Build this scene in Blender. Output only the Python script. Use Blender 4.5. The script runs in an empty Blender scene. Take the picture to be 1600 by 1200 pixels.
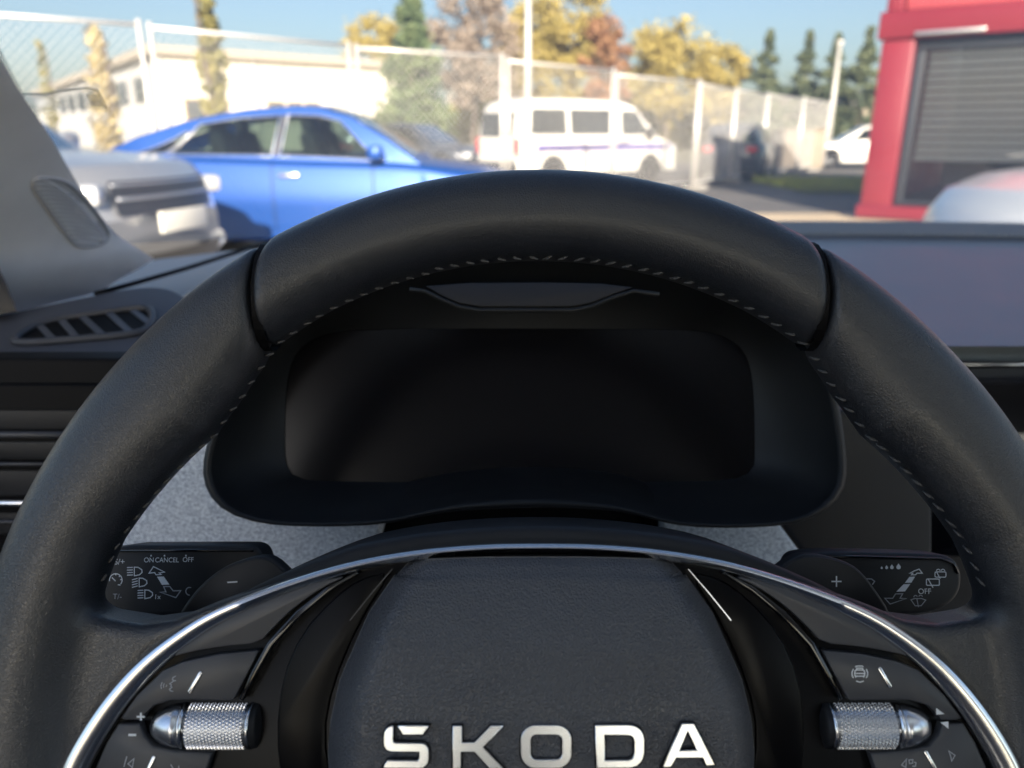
import bpy, bmesh, math, random
import numpy as np
from mathutils import Vector, Matrix
random.seed(7); rng = np.random.default_rng(7)
sc = bpy.context.scene
COL = sc.collection
R = math.radians

# ------------------------------------------------------------------ camera
EYE = Vector((0, 0, 1.2)); FPX = 1200.0; PITCH = math.atan(392/1200.0)
cp, sp = math.cos(PITCH), math.sin(PITCH)
cam = bpy.data.objects.new('camera', bpy.data.cameras.new('camera')); COL.objects.link(cam)
cam.location = EYE; cam.rotation_euler = (math.pi/2 - PITCH, 0, 0)
cam.data.sensor_width = 36; cam.data.lens = 36*FPX/1600
cam.data.clip_start = .01; cam.data.clip_end = 3000
cam.data.dof.use_dof = True; cam.data.dof.focus_distance = .288
cam.data.dof.aperture_fstop = 9.2
sc.camera = cam
# ------------------------------------------------------------------ sky, sun, exposure
SUN_EL, SUN_AZ = R(21), R(177)      # azimuth clockwise from +Y: behind the car, a little to the left
w = bpy.data.worlds.new('World'); sc.world = w; w.use_nodes = True
nt = w.node_tree; nt.nodes.clear()
sky = nt.nodes.new('ShaderNodeTexSky'); sky.sky_type = 'NISHITA'; sky.sun_disc = False
sky.sun_elevation = SUN_EL; sky.sun_rotation = SUN_AZ
sky.air_density = 1.0; sky.dust_density = 2.2; sky.ozone_density = 2.0
bg = nt.nodes.new('ShaderNodeBackground'); bg.inputs['Strength'].default_value = .058
wo = nt.nodes.new('ShaderNodeOutputWorld')
nt.links.new(sky.outputs[0], bg.inputs[0]); nt.links.new(bg.outputs[0], wo.inputs[0])
sl = bpy.data.lights.new('sun', 'SUN'); sl.energy = 4.4; sl.angle = R(.5); sl.color = (1, .88, .72)
so = bpy.data.objects.new('sun', sl); COL.objects.link(so)
sd = Vector((math.sin(SUN_AZ)*math.cos(SUN_EL), math.cos(SUN_AZ)*math.cos(SUN_EL), math.sin(SUN_EL)))
so.rotation_euler = sd.to_track_quat('Z', 'Y').to_euler(); so.location = (0, -20, 30)
sc.view_settings.view_transform = 'Standard'; sc.view_settings.look = 'None'
sc.view_settings.exposure = 2.25; sc.view_settings.gamma = 1; sc.view_settings.use_curve_mapping = False
sc.render.engine = 'CYCLES'
cy = sc.cycles; cy.use_denoising = True; cy.max_bounces = 10; cy.diffuse_bounces = 5; cy.glossy_bounces = 5
cy.transparent_max_bounces = 16; cy.caustics_reflective = False; cy.caustics_refractive = False
cy.sample_clamp_indirect = 6

# ------------------------------------------------------------------ helpers
def ray(px, py):
    a = (px-800)/FPX; b = (600-py)/FPX
    return Vector((a, cp+b*sp, -sp+b*cp))
def at(px, py, d): return EYE + ray(px, py)*d
def onplane(px, py, P0, Nn):
    d = ray(px, py); return EYE + d*((P0-EYE).dot(Nn)/d.dot(Nn))
def mat(name, col, rough=.5, metal=0., bump=None, var=None, coat=0., crough=.06, spec=.5, trans=0., ior=1.5, sheen=0.):
    """Principled with optional bump (kind, scale, strength, distance) and colour variation (scale, amount)."""
    m = bpy.data.materials.new(name); m.use_nodes = True
    t = m.node_tree; b = t.nodes['Principled BSDF']; L = t.links.new
    b.inputs['Base Color'].default_value = (*col, 1); b.inputs['Roughness'].default_value = rough
    b.inputs['Metallic'].default_value = metal; b.inputs['Coat Weight'].default_value = coat
    b.inputs['Coat Roughness'].default_value = crough
    b.inputs['Specular IOR Level'].default_value = spec; b.inputs['IOR'].default_value = ior
    b.inputs['Transmission Weight'].default_value = trans; b.inputs['Sheen Weight'].default_value = sheen; b.inputs['Sheen Roughness'].default_value = .35; b.inputs['Sheen Tint'].default_value = (.75, .85, 1, 1)
    tc = t.nodes.new('ShaderNodeTexCoord')
    if var:
        n = t.nodes.new('ShaderNodeTexNoise'); n.inputs['Scale'].default_value = var[0]; n.inputs['Detail'].default_value = 5
        L(tc.outputs['Object'], n.inputs['Vector'])
        r = t.nodes.new('ShaderNodeMapRange'); r.inputs[1].default_value = .3; r.inputs[2].default_value = .7
        r.inputs[3].default_value = 1-var[1]; r.inputs[4].default_value = 1+var[1]
        L(n.outputs['Fac'], r.inputs[0])
        x = t.nodes.new('ShaderNodeVectorMath'); x.operation = 'SCALE'; x.inputs[0].default_value = col
        L(r.outputs[0], x.inputs['Scale']); L(x.outputs[0], b.inputs['Base Color'])
        rr = t.nodes.new('ShaderNodeMapRange'); rr.inputs[1].default_value = .3; rr.inputs[2].default_value = .7
        rr.inputs[3].default_value = max(.02, rough*.88); rr.inputs[4].default_value = min(1, rough*1.12)
        L(n.outputs['Fac'], rr.inputs[0]); L(rr.outputs[0], b.inputs['Roughness'])
    if bump:
        kind, scale, stren, dist = bump
        if kind == 'voronoi':
            n = t.nodes.new('ShaderNodeTexVoronoi'); n.feature = 'DISTANCE_TO_EDGE'; n.inputs['Scale'].default_value = scale
            o = n.outputs['Distance']
            n2 = t.nodes.new('ShaderNodeTexNoise'); n2.inputs['Scale'].default_value = scale*.7; n2.inputs['Detail'].default_value = 2
            L(tc.outputs['Object'], n2.inputs['Vector'])
            mx = t.nodes.new('ShaderNodeMixRGB'); mx.blend_type = 'ADD'; mx.inputs[0].default_value = .0016*900/scale
            L(tc.outputs['Object'], mx.inputs[1]); L(n2.outputs['Color'], mx.inputs[2]); L(mx.outputs[0], n.inputs['Vector'])
            cl = t.nodes.new('ShaderNodeMapRange'); cl.inputs[1].default_value = 0; cl.inputs[2].default_value = .28
            cl.interpolation_type = 'SMOOTHSTEP'
            L(o, cl.inputs[0]); o = cl.outputs[0]
        else:
            n = t.nodes.new('ShaderNodeTexNoise'); n.inputs['Scale'].default_value = scale; n.inputs['Detail'].default_value = 3
            L(tc.outputs['Object'], n.inputs['Vector']); o = n.outputs['Fac']
        bp = t.nodes.new('ShaderNodeBump'); bp.inputs['Strength'].default_value = stren; bp.inputs['Distance'].default_value = dist
        L(o, bp.inputs['Height']); L(bp.outputs[0], b.inputs['Normal'])
    return m
def pane(name, tint, refl_rough=.0, ior=1.5, fac_mul=1.0):
    """Thin window glass: tinted transparency with a fresnel reflection."""
    m = bpy.data.materials.new(name); m.use_nodes = True; t = m.node_tree; t.nodes.clear(); L = t.links.new
    o = t.nodes.new('ShaderNodeOutputMaterial'); mx = t.nodes.new('ShaderNodeMixShader')
    tr = t.nodes.new('ShaderNodeBsdfTransparent'); tr.inputs[0].default_value = (*tint, 1)
    gl = t.nodes.new('ShaderNodeBsdfGlossy'); gl.inputs['Roughness'].default_value = refl_rough
    fr = t.nodes.new('ShaderNodeFresnel'); fr.inputs[0].default_value = ior
    mu = t.nodes.new('ShaderNodeMath'); mu.operation = 'MULTIPLY'; mu.inputs[1].default_value = fac_mul
    L(fr.outputs[0], mu.inputs[0]); L(mu.outputs[0], mx.inputs[0])
    L(tr.outputs[0], mx.inputs[1]); L(gl.outputs[0], mx.inputs[2]); L(mx.outputs[0], o.inputs[0])
    return m
XF = {}
def thing(name, label, cat, loc=(0, 0, 0), rot=None, group=None, kind=None):
    o = bpy.data.objects.new(name, None); COL.objects.link(o); o.empty_display_size = .1
    M = Matrix.Translation(Vector(loc)) @ (rot.to_4x4() if rot else Matrix())
    o.matrix_world = M; XF[o] = M
    o['label'] = label; o['category'] = cat
    if group: o['group'] = group
    if kind: o['kind'] = kind
    return o
def root_of(o):
    while o.parent: o = o.parent
    return o
def mk(name, verts, faces, m, parent=None, local=False, smooth=False, kind=None, label=None, cat=None, group=None):
    """One mesh object. World-space verts are brought into the frame of the root thing unless local."""
    me = bpy.data.meshes.new(name)
    vs = [Vector(v) for v in verts]
    if parent and not local:
        inv = XF[root_of(parent)].inverted(); vs = [inv @ v for v in vs]
    me.from_pydata([tuple(v) for v in vs], [], faces); me.update()
    return link(name, me, m, parent, smooth, kind, label, cat, group)
def link(name, me, m, parent=None, smooth=False, kind=None, label=None, cat=None, group=None):
    me.materials.clear(); me.materials.append(m)
    if smooth: me.polygons.foreach_set('use_smooth', np.ones(len(me.polygons), bool))
    o = bpy.data.objects.new(name, me); COL.objects.link(o)
    if parent: o.parent = parent
    for k, v in (('kind', kind), ('label', label), ('category', cat), ('group', group)):
        if v: o[k] = v
    return o
def bm_obj(name, bm, m, parent=None, smooth=False, **k):
    bmesh.ops.recalc_face_normals(bm, faces=bm.faces)
    me = bpy.data.meshes.new(name); bm.to_mesh(me); bm.free()
    return link(name, me, m, parent, smooth, **k)
def to_local(parent, v): return XF[root_of(parent)].inverted() @ Vector(v)
def prism(name, top, depth_vec, m, parent=None, bevel=0., seg=2, local=True, smooth=True, **k):
    """A plate: polygon 'top' (3D, planar) extruded along depth_vec, its upper edges rounded."""
    if parent and not local:
        M = XF[root_of(parent)].inverted(); top = [M @ Vector(p) for p in top]; depth_vec = M.to_3x3() @ Vector(depth_vec)
    bm = bmesh.new(); n = len(top)
    a = [bm.verts.new(p) for p in top]; b = [bm.verts.new(Vector(p)+Vector(depth_vec)) for p in top]
    f = bm.faces.new(a); bm.faces.new(b[::-1])
    for i in range(n): bm.faces.new((a[i], b[i], b[(i+1) % n], a[(i+1) % n]))
    bmesh.ops.recalc_face_normals(bm, faces=bm.faces)
    if bevel:
        es = [e for e in f.edges]
        bmesh.ops.bevel(bm, geom=es, offset=bevel, segments=seg, profile=.5, affect='EDGES', clamp_overlap=True)
    o = bm_obj(name, bm, m, parent, **k)
    if smooth: auto_smooth(o.data, 40)
    return o
def auto_smooth(me, deg):
    """Smooth shading with sharp edges above an angle."""
    bm = bmesh.new(); bm.from_mesh(me); lim = R(deg)
    for f in bm.faces: f.smooth = True
    for e in bm.edges:
        if len(e.link_faces) == 2 and e.calc_face_angle(0) > lim: e.smooth = False
    bm.to_mesh(me); bm.free()
def chaikin(pts, it=2, closed=True):
    pts = [Vector(p) for p in pts]
    for _ in range(it):
        q = []; n = len(pts)
        rng_ = range(n) if closed else range(n-1)
        if not closed: q.append(pts[0])
        for i in rng_:
            a, b = pts[i], pts[(i+1) % n]; q += [a*.75+b*.25, a*.25+b*.75]
        if not closed: q.append(pts[-1])
        pts = q
    return pts
def box_bm(bm, c, s, rot=None):
    M = Matrix.Translation(Vector(c)) @ (rot.to_4x4() if rot else Matrix()) @ Matrix.Diagonal((*s, 1))
    return bmesh.ops.create_cube(bm, size=1, matrix=M)['verts']
def box(name, c, s, m, parent=None, rot=None, bevel=0., local=True, **k):
    bm = bmesh.new(); box_bm(bm, c, s, rot)
    if bevel: bmesh.ops.bevel(bm, geom=list(bm.edges), offset=bevel, segments=2, profile=.5, affect='EDGES', clamp_overlap=True)
    o = bm_obj(name, bm, m, parent, **k)
    if bevel: auto_smooth(o.data, 35)
    return o
def tube(name, pts, rad, m, parent=None, closed=False, seg=10, local=True, smooth=True, **k):
    """Round tube along a polyline; rad is a number or one per point."""
    if parent and not local: pts = [to_local(parent, p) for p in pts]
    V, F = tube_vf(pts, rad, closed, seg)
    return mk(name, V, F, m, parent, True, smooth, **k)
def tube_vf(pts, rad, closed=False, seg=10, base=0):
    pts = [Vector(p) for p in pts]; n = len(pts); V = []; F = []
    rad = rad if hasattr(rad, '__len__') else [rad]*n
    ref = None
    for i, p in enumerate(pts):
        if closed: t = pts[(i+1) % n]-pts[i-1]
        else: t = pts[min(i+1, n-1)]-pts[max(i-1, 0)]
        t.normalize()
        if ref is None: ref = t.orthogonal().normalized()
        ref = (ref-t*ref.dot(t)).normalized(); bn = t.cross(ref)
        for j in range(seg):
            a = 2*math.pi*j/seg; V.append(p+(ref*math.cos(a)+bn*math.sin(a))*rad[i])
    m_ = n if closed else n-1
    for i in range(m_):
        for j in range(seg):
            q = ((i+1) % n)*seg
            F.append((base+i*seg+j, base+i*seg+(j+1) % seg, base+q+(j+1) % seg, base+q+j))
    if not closed:
        F.append(tuple(base+j for j in range(seg))[::-1]); F.append(tuple(base+(n-1)*seg+j for j in range(seg)))
    return V, F
def grid_faces(nr, nc, base=0, wrap=False):
    F = []
    for i in range(nr-1):
        for j in range(nc if wrap else nc-1):
            k = (j+1) % nc; F.append((base+i*nc+j, base+i*nc+k, base+(i+1)*nc+k, base+(i+1)*nc+j))
    return F
def lathe(name, prof, m, parent, M=None, seg=40, **k):
    """prof: (axial, radius) pairs; axis = local x of M."""
    V = []
    for x, r in prof:
        for j in range(seg):
            a = 2*math.pi*j/seg; V.append(Vector((x, r*math.cos(a), r*math.sin(a))))
    if M: V = [M @ v for v in V]
    F = grid_faces(len(prof), seg, wrap=True)
    F.append(tuple(range(seg))); F.append(tuple((len(prof)-1)*seg+j for j in range(seg))[::-1])
    return mk(name, V, F, m, parent, True, True, **k)
def interp(x, xs, ys): return float(np.interp(x, xs, ys))
def smoothcurve(pts, n, closed=False):
    """Catmull-Rom resample."""
    P = [Vector(p) for p in pts]; N = len(P); out = []
    segs = N if closed else N-1
    for i in range(n):
        t = i/(n if closed else n-1)*segs; k = min(int(t), segs-1); u = t-k
        g = (lambda j: P[j % N]) if closed else (lambda j: P[max(0, min(N-1, j))])
        a, b, c_, d = g(k-1), g(k), g(k+1), g(k+2)
        out.append(.5*((2*b)+(-a+c_)*u+(2*a-5*b+4*c_-d)*u*u+(-a+3*b-3*c_+d)*u**3))
    return out

# ------------------------------------------------------------------ materials
MT = {}
MT['rim'] = mat('rim_leather', (.020, .022, .028), .37, bump=('voronoi', 1150, .6, .00013), var=(60, .12), spec=.8, coat=.2, crough=.3)
MT['pad'] = mat('airbag_grain', (.062, .066, .078), .40, bump=('voronoi', 820, .7, .00026), var=(40, .1), spec=.8)
MT['dash'] = mat('lit_dash_foam', (.50, .57, .62), .40, bump=('noise', 900, .3, .00008), var=(12, .08), spec=.9)  # paler than the charcoal foam, daylight put into the colour
MT['black'] = mat('matt_black_plastic', (.018, .019, .022), .5, bump=('noise', 1600, .25, .0001), var=(30, .1), spec=.35)
MT['cluster'] = mat('cluster_black', (.015, .0165, .019), .55, bump=('noise', 1800, .2, .0001), var=(30, .1))
MT['satin'] = mat('satin_graphite', (.055, .058, .068), .40, bump=('noise', 2500, .2, .00005), var=(30, .06))
MT['gloss'] = mat('piano_black', (.004, .004, .005), .07, var=(50, .1), coat=.4)
MT['chrome'] = mat('satin_chrome', (.90, .91, .93), .2, 1., bump=('noise', 300, .03, .0002))
MT['steel'] = mat('brushed_metal', (.78, .80, .84), .26, 1., bump=('noise', 900, .08, .0001))
MT['letter'] = mat('letter_silver', (.92, .93, .95), .24, 1., bump=('noise', 400, .04, .0001))
MT['dash_shaded'] = mat('shaded_dash_foam', (.075, .08, .098), .6, bump=('noise', 900, .35, .0004), var=(12, .08))  # darker copy of the dash foam, shade put into the colour
MT['dash3'] = mat('dash_top_foam', (.22, .235, .26), .45, bump=('noise', 900, .3, .00008), var=(12, .08), spec=.9)
MT['wing'] = mat('hub_black', (.002, .002, .003), .3, spec=.14)
MT['dark'] = mat('deep_black', (.004, .004, .005), .6, spec=.15)
MT['print'] = mat('white_print', (.8, .83, .86), .6)
MT['printdim'] = mat('grey_print', (.42, .44, .48), .6)
MT['thread'] = mat('grey_thread', (.085, .085, .09), .7)
MT['screen'] = mat('screen_glass', (.004, .004, .006), .2, spec=.24)
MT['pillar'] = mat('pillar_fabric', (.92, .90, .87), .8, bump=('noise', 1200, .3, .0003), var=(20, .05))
MT['grille'] = mat('speaker_cloth', (.84, .84, .84), .75, bump=('noise', 1500, .3, .0003))
MT['liner'] = mat('headliner', (.66, .70, .76), .9, var=(10, .05))
MT['seat'] = mat('seat_cloth', (.085, .095, .12), .85, var=(30, .15))
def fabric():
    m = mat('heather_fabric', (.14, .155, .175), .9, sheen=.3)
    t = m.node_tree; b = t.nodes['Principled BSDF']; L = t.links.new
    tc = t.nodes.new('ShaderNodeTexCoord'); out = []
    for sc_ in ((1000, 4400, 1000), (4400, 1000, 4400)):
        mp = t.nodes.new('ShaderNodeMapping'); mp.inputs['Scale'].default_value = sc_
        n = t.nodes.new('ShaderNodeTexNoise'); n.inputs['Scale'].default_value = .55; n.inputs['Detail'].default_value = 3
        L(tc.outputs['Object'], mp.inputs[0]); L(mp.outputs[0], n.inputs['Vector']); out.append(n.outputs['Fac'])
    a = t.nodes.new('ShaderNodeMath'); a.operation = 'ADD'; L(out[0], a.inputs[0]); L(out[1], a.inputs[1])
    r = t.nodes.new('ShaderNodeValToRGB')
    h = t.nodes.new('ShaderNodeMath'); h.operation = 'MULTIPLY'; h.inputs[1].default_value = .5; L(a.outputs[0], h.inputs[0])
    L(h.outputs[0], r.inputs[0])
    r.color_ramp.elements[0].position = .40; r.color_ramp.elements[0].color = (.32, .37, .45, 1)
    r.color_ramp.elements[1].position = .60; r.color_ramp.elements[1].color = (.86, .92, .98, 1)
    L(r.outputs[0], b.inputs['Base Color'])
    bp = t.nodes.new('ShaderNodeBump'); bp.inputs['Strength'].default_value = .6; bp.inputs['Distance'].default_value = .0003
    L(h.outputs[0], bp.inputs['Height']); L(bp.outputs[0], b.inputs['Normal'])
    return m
MT['fabric'] = fabric()
def windscreen_mat():
    m = pane('windscreen_glass', (.585, .59, .60), .0, 1.5, .45); t = m.node_tree; L = t.links.new
    out = [n for n in t.nodes if n.type == 'OUTPUT_MATERIAL'][0]; old = out.inputs[0].links[0].from_socket
    tl = t.nodes.new('ShaderNodeBsdfTranslucent'); tl.inputs[0].default_value = (.9, .9, .9, 1)      # pale translucent veil added to haze the view
    mx = t.nodes.new('ShaderNodeMixShader'); nz = t.nodes.new('ShaderNodeTexNoise'); nz.inputs['Scale'].default_value = 9; nz.inputs['Detail'].default_value = 4
    r = t.nodes.new('ShaderNodeMapRange'); r.inputs[1].default_value = .3; r.inputs[2].default_value = .7; r.inputs[3].default_value = .08; r.inputs[4].default_value = .12
    L(nz.outputs['Fac'], r.inputs[0]); L(r.outputs[0], mx.inputs[0]); L(old, mx.inputs[1]); L(tl.outputs[0], mx.inputs[2]); L(mx.outputs[0], out.inputs[0])
    return m
MT['windscreen'] = windscreen_mat()
MT['sideglass'] = pane('side_glass', (.9, .94, .93))
MT['privacy'] = pane('privacy_glass', (.36, .42, .50))
def diffuser_mat():  # unseen translucent sheet added overhead for soft top light
    m = mat('added_roof_diffuser', (.8, .8, .8), .9); t = m.node_tree; L = t.links.new
    out = [n for n in t.nodes if n.type == 'OUTPUT_MATERIAL'][0]; b = t.nodes['Principled BSDF']
    tl = t.nodes.new('ShaderNodeBsdfTranslucent'); tl.inputs[0].default_value = (.70, .84, 1.0, 1)
    mx = t.nodes.new('ShaderNodeMixShader'); mx.inputs[0].default_value = .19
    L(b.outputs[0], mx.inputs[1]); L(tl.outputs[0], mx.inputs[2]); L(mx.outputs[0], out.inputs[0]); return m
MT['blind'] = diffuser_mat()
MT['ticket'] = pane('clear_plastic', (.93, .95, .96), .1, 1.3, .3)
MT['ticket_edge'] = mat('plastic_edge', (.2, .24, .25), .3)
# ================================================================== GROUND AND FAR SETTING
def mcol(n, c, r=.8, metal=0., **k):
    if n not in MT: MT[n] = mat(n, c, r, metal, **k)
    return MT[n]
def sheet(name, poly, z, m, kind='structure', sub=None, **k):
    return mk(name, [(x, y, z) for x, y in poly], [tuple(range(len(poly)))], m, kind=kind, **k)
yardm = mcol('yard_concrete', (.30, .295, .29), .9, bump=('noise', 60, .5, .01), var=(1.2, .15))
asph = mcol('asphalt', (.14, .13, .12), .9, bump=('noise', 60, .5, .01), var=(1.2, .25))
pave = mcol('sunlit_concrete', (.62, .50, .33), .9, bump=('noise', 40, .4, .01), var=(.8, .15))  # sunlight on the ground put into a paler, warmer colour
sheet('ground', [(-900, -300), (900, -300), (900, 1500), (-900, 1500)], -.012, mcol('dry_soil', (.20, .19, .13), .95, var=(.05, .3)))
sheet('yard_paving', [(-40, -30), (40, -30), (40, 9.6), (-40, 9.6)], 0, yardm)
sheet('sunlit_strip', [(-40, 9.6), (40, 9.6), (40, 12.4), (-40, 12.4)], -.004, pave)
sheet('road', [(-60, 12.4), (60, 12.4), (60, 34), (-60, 34)], -.008, asph)
# grass verge: soil sheet and blades
sheet('verge_soil', [(6.0, 16.2), (30, 16.2), (30, 20.5), (6.6, 20.5)], .03, mcol('verge_earth', (.10, .12, .03), .95, var=(2, .3)))
def grass(name, x0, x1, y0, y1, z, n, h, m, label):
    x = rng.uniform(x0, x1, n); y = rng.uniform(y0, y1, n); a = rng.uniform(0, 6.28, n); hh = h*rng.uniform(.5, 1.3, n)
    wv = .02; dx, dy = np.cos(a)*wv, np.sin(a)*wv
    tx, ty = rng.normal(0, .05, n), rng.normal(0, .05, n)
    V = np.empty((n, 3, 3)); V[:, 0] = np.c_[x-dx, y-dy, np.full(n, z)]; V[:, 1] = np.c_[x+dx, y+dy, np.full(n, z)]; V[:, 2] = np.c_[x+tx, y+ty, z+hh]
    me = bpy.data.meshes.new(name); me.from_pydata(V.reshape(-1, 3).tolist(), [], np.arange(3*n).reshape(-1, 3).tolist())
    return link(name, me, m, kind='stuff', label=label, cat='grass')
grass('verge_grass', 6.1, 16, 16.3, 20.4, .03, 9000, .16, mcol('grass_green', (.36, .38, .06), .8, var=(.8, .3)), 'sunlit yellow green grass strip beside the red building')

# ---- trees
def leaf_mat(n, c1, c2):
    m = mat(n, c1, .75); t = m.node_tree; b = t.nodes['Principled BSDF']; L = t.links.new
    tc = t.nodes.new('ShaderNodeTexCoord'); nz = t.nodes.new('ShaderNodeTexNoise'); nz.inputs['Scale'].default_value = 1.1; nz.inputs['Detail'].default_value = 6
    r = t.nodes.new('ShaderNodeValToRGB'); r.color_ramp.elements[0].position = .35; r.color_ramp.elements[1].position = .65
    r.color_ramp.elements[0].color = (*c1, 1); r.color_ramp.elements[1].color = (*c2, 1)
    L(tc.outputs['Object'], nz.inputs['Vector']); L(nz.outputs['Fac'], r.inputs[0]); L(r.outputs[0], b.inputs['Base Color'])
    b.inputs['Subsurface Weight'].default_value = 0
    return m
bark = mcol('bark', (.13, .10, .075), .9, bump=('noise', 12, .6, .05), var=(3, .3))
LEAF = dict(gold=leaf_mat('leaves_gold', (.27, .22, .06), (.44, .35, .10)), olive=leaf_mat('leaves_olive', (.13, .13, .04), (.29, .25, .07)),
            green=leaf_mat('leaves_cypress', (.075, .115, .05), (.15, .19, .08)), brown=leaf_mat('leaves_bare_brown', (.20, .15, .11), (.36, .30, .24)),
            rust=leaf_mat('leaves_rust', (.22, .10, .05), (.34, .19, .09)), spruce=leaf_mat('needles_spruce', (.05, .075, .045), (.13, .15, .07)),
            orange=leaf_mat('leaves_orange', (.34, .27, .11), (.48, .40, .20)))
def tree(name, label, px, top, d, wpx, kind, leaf, n=3500, base=0., lsize=.21, group='trees beyond the fence', trunk_r=.16):
    """px,top: image column of the trunk and row of the tip (sets place and height); d: metres away; wpx: crown width."""
    x = (px-800)/FPX*d; H = 1.2+(208-top)/FPX*d; Rw = wpx/FPX*d/2
    root = thing(name, label, 'tree', (x, d, 0), group=group)
    ph = [rng.uniform(0, 6.28) for _ in range(6)]
    lean = rng.normal(0, .02, 2)
    trunk_top = H*(.95 if kind != 'round' else .75)
    tr = [(lean[0]*z*2+.06*math.sin(z*1.3+ph[0]), lean[1]*z*2, z) for z in np.linspace(0, trunk_top, 9)]
    V, F = tube_vf(tr, list(np.linspace(trunk_r, .03, 9)), seg=8)
    if kind == 'round':
        for k in range(9):
            z0 = H*rng.uniform(.25, .6); a = rng.uniform(0, 6.28); r_ = Rw*rng.uniform(.5, .85); dz = H*rng.uniform(.12, .3)
            v, f = tube_vf([(0, 0, z0), (r_*.5*math.cos(a), r_*.5*math.sin(a), z0+dz*.6), (r_*math.cos(a), r_*math.sin(a), z0+dz)], [.08, .05, .02], seg=5, base=len(V))
            V += v; F += f
    mk('trunk', V, F, bark, root, True, True)
    # crown: leaf clumps spread through the volume
    if kind == 'round':
        nc = 46; cs = []
        while len(cs) < nc:
            q = rng.uniform(-1, 1, 3)
            if .15 < (q**2).sum() < 1: cs.append(q)
        cs = np.array(cs); zc, hz = H*.60, H*.40
        cs = np.c_[cs[:, 0]*Rw*.85, cs[:, 1]*Rw*.85, zc+cs[:, 2]*hz*.88]
        cr = Rw*rng.uniform(.18, .36, nc)
    else:
        nc = 110; t = rng.uniform(0, 1, nc); z = H*(.06+.92*t)
        if kind == 'cone': rr = Rw*np.clip(1.02-t, .03, 1)**.85*np.where(t < .12, .75, 1)
        elif kind == 'spruce': rr = 1.9*Rw*np.clip(1.0-t, .03, 1)*(.78+.22*np.cos(t*40))
        else: rr = Rw*np.clip(np.sin(np.pi*np.clip(t*.93+.05, 0, 1)), .12, 1)**.6*np.clip(1.35-t, 0, 1)
        a = rng.uniform(0, 6.28, nc); u = np.sqrt(rng.uniform(.2, 1, nc))
        cs = np.c_[np.cos(a)*rr*u*.8, np.sin(a)*rr*u*.8, z]; cr = np.maximum(rr*.42, .14)
    n = int(n*1.7) if kind == 'round' else n; per = n//nc; P = []
    for c_, r_ in zip(cs, cr):
        g = rng.normal(0, .5, (per, 3))*r_; P.append(c_+g*np.array([1, 1, .8 if kind != 'spruce' else .45]))
    P = np.concatenate(P); m_ = len(P)
    a = rng.normal(size=(m_, 3)); a /= np.linalg.norm(a, axis=1)[:, None]
    b_ = np.cross(a, rng.normal(size=(m_, 3))); b_ /= np.linalg.norm(b_, axis=1)[:, None]
    s = lsize*rng.uniform(.5, 1.1, (m_, 1))
    Q = np.stack([P-a*s, P+b_*s*.55, P+a*s, P-b_*s*.55], 1).reshape(-1, 3)
    mk('crown', Q.tolist(), np.arange(4*m_).reshape(-1, 4).tolist(), LEAF[leaf], root, True, kind='stuff')
    return root
tree('columnar_tree', 'tall narrow olive brown tree before the white warehouse', 366, -22, 27, 46, 'column', 'olive', 2600, lsize=.16)
tree('young_tree', 'thin orange leaved young tree left of the fence post', 203, 58, 19, 40, 'column', 'orange', 900, lsize=.13, trunk_r=.06)
tree('slim_tree', 'slim dark tree at the far end of the warehouse', 121, 82, 60, 22, 'column', 'olive', 900, lsize=.2)
tree('golden_tree', 'low golden tree at the warehouse end, left of the cypress', 598, 34, 66, 110, 'round', 'gold', 3000)
tree('cypress', 'big dark green cone shaped cypress', 655, -14, 44, 116, 'cone', 'green', 9000, lsize=.26)
tree('bare_tree', 'large greyish brown half bare tree right of the cypress', 742, -12, 52, 165, 'round', 'brown', 4200)
tree('golden_tree', 'tall golden tree behind the white lamp post', 822, 12, 62, 100, 'round', 'gold', 3600)
tree('golden_tree', 'tallest golden tree, above the van roof', 880, -16, 60, 150, 'round', 'gold', 4200)
tree('rust_tree', 'reddish brown tree next to the tallest golden tree', 934, 42, 58, 80, 'round', 'rust', 2600)
tree('golden_tree', 'broad yellow tree right of the van roof', 1030, 50, 60, 140, 'round', 'gold', 3800)
tree('golden_tree', 'small yellow tree beside the first spruce', 1100, 80, 58, 110, 'round', 'gold', 3000)
tree('spruce', 'dark spruce standing alone right of the yellow trees', 1170, 66, 55, 66, 'spruce', 'spruce', 5200)
tree('spruce', 'second spruce from the yellow trees', 1226, 66, 57, 62, 'spruce', 'spruce', 5200)
tree('spruce', 'spruce behind the thin street lamp', 1268, 70, 55, 62, 'spruce', 'spruce', 5200)
tree('spruce', 'spruce nearest to the red building', 1313, 62, 54, 74, 'spruce', 'spruce', 5600)
def hedge(name, label, pts, d, leaf, n, lsize):
    """A clipped row of bushes: many leaves through a bumpy body."""
    x0, x1, top = pts; X0, X1 = (x0-800)/FPX*d, (x1-800)/FPX*d; H = 1.2+(208-top)/FPX*d
    x = rng.uniform(X0, X1, n); y = d+rng.normal(0, .9, n)
    hh = H*(.75+.25*np.sin(x*.9+d)*np.sin(x*.37)); z = hh*np.sqrt(rng.uniform(0.0, 1, n))
    P = np.c_[x, y, z]; a = rng.normal(size=(n, 3)); a /= np.linalg.norm(a, axis=1)[:, None]
    b_ = np.cross(a, rng.normal(size=(n, 3))); b_ /= np.linalg.norm(b_, axis=1)[:, None]; s = lsize*rng.uniform(.5, 1.1, (n, 1))
    Q = np.stack([P-a*s, P+b_*s*.6, P+a*s, P-b_*s*.6], 1).reshape(-1, 3)
    mk(name, Q.tolist(), np.arange(4*n).reshape(-1, 4).tolist(), LEAF[leaf], kind='stuff', label=label, cat='hedge')
hedge('hedge', 'dark hedge along the foot of the cypress and bare tree', (590, 1010, 140), 70, 'olive', 9000, .5)
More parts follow.
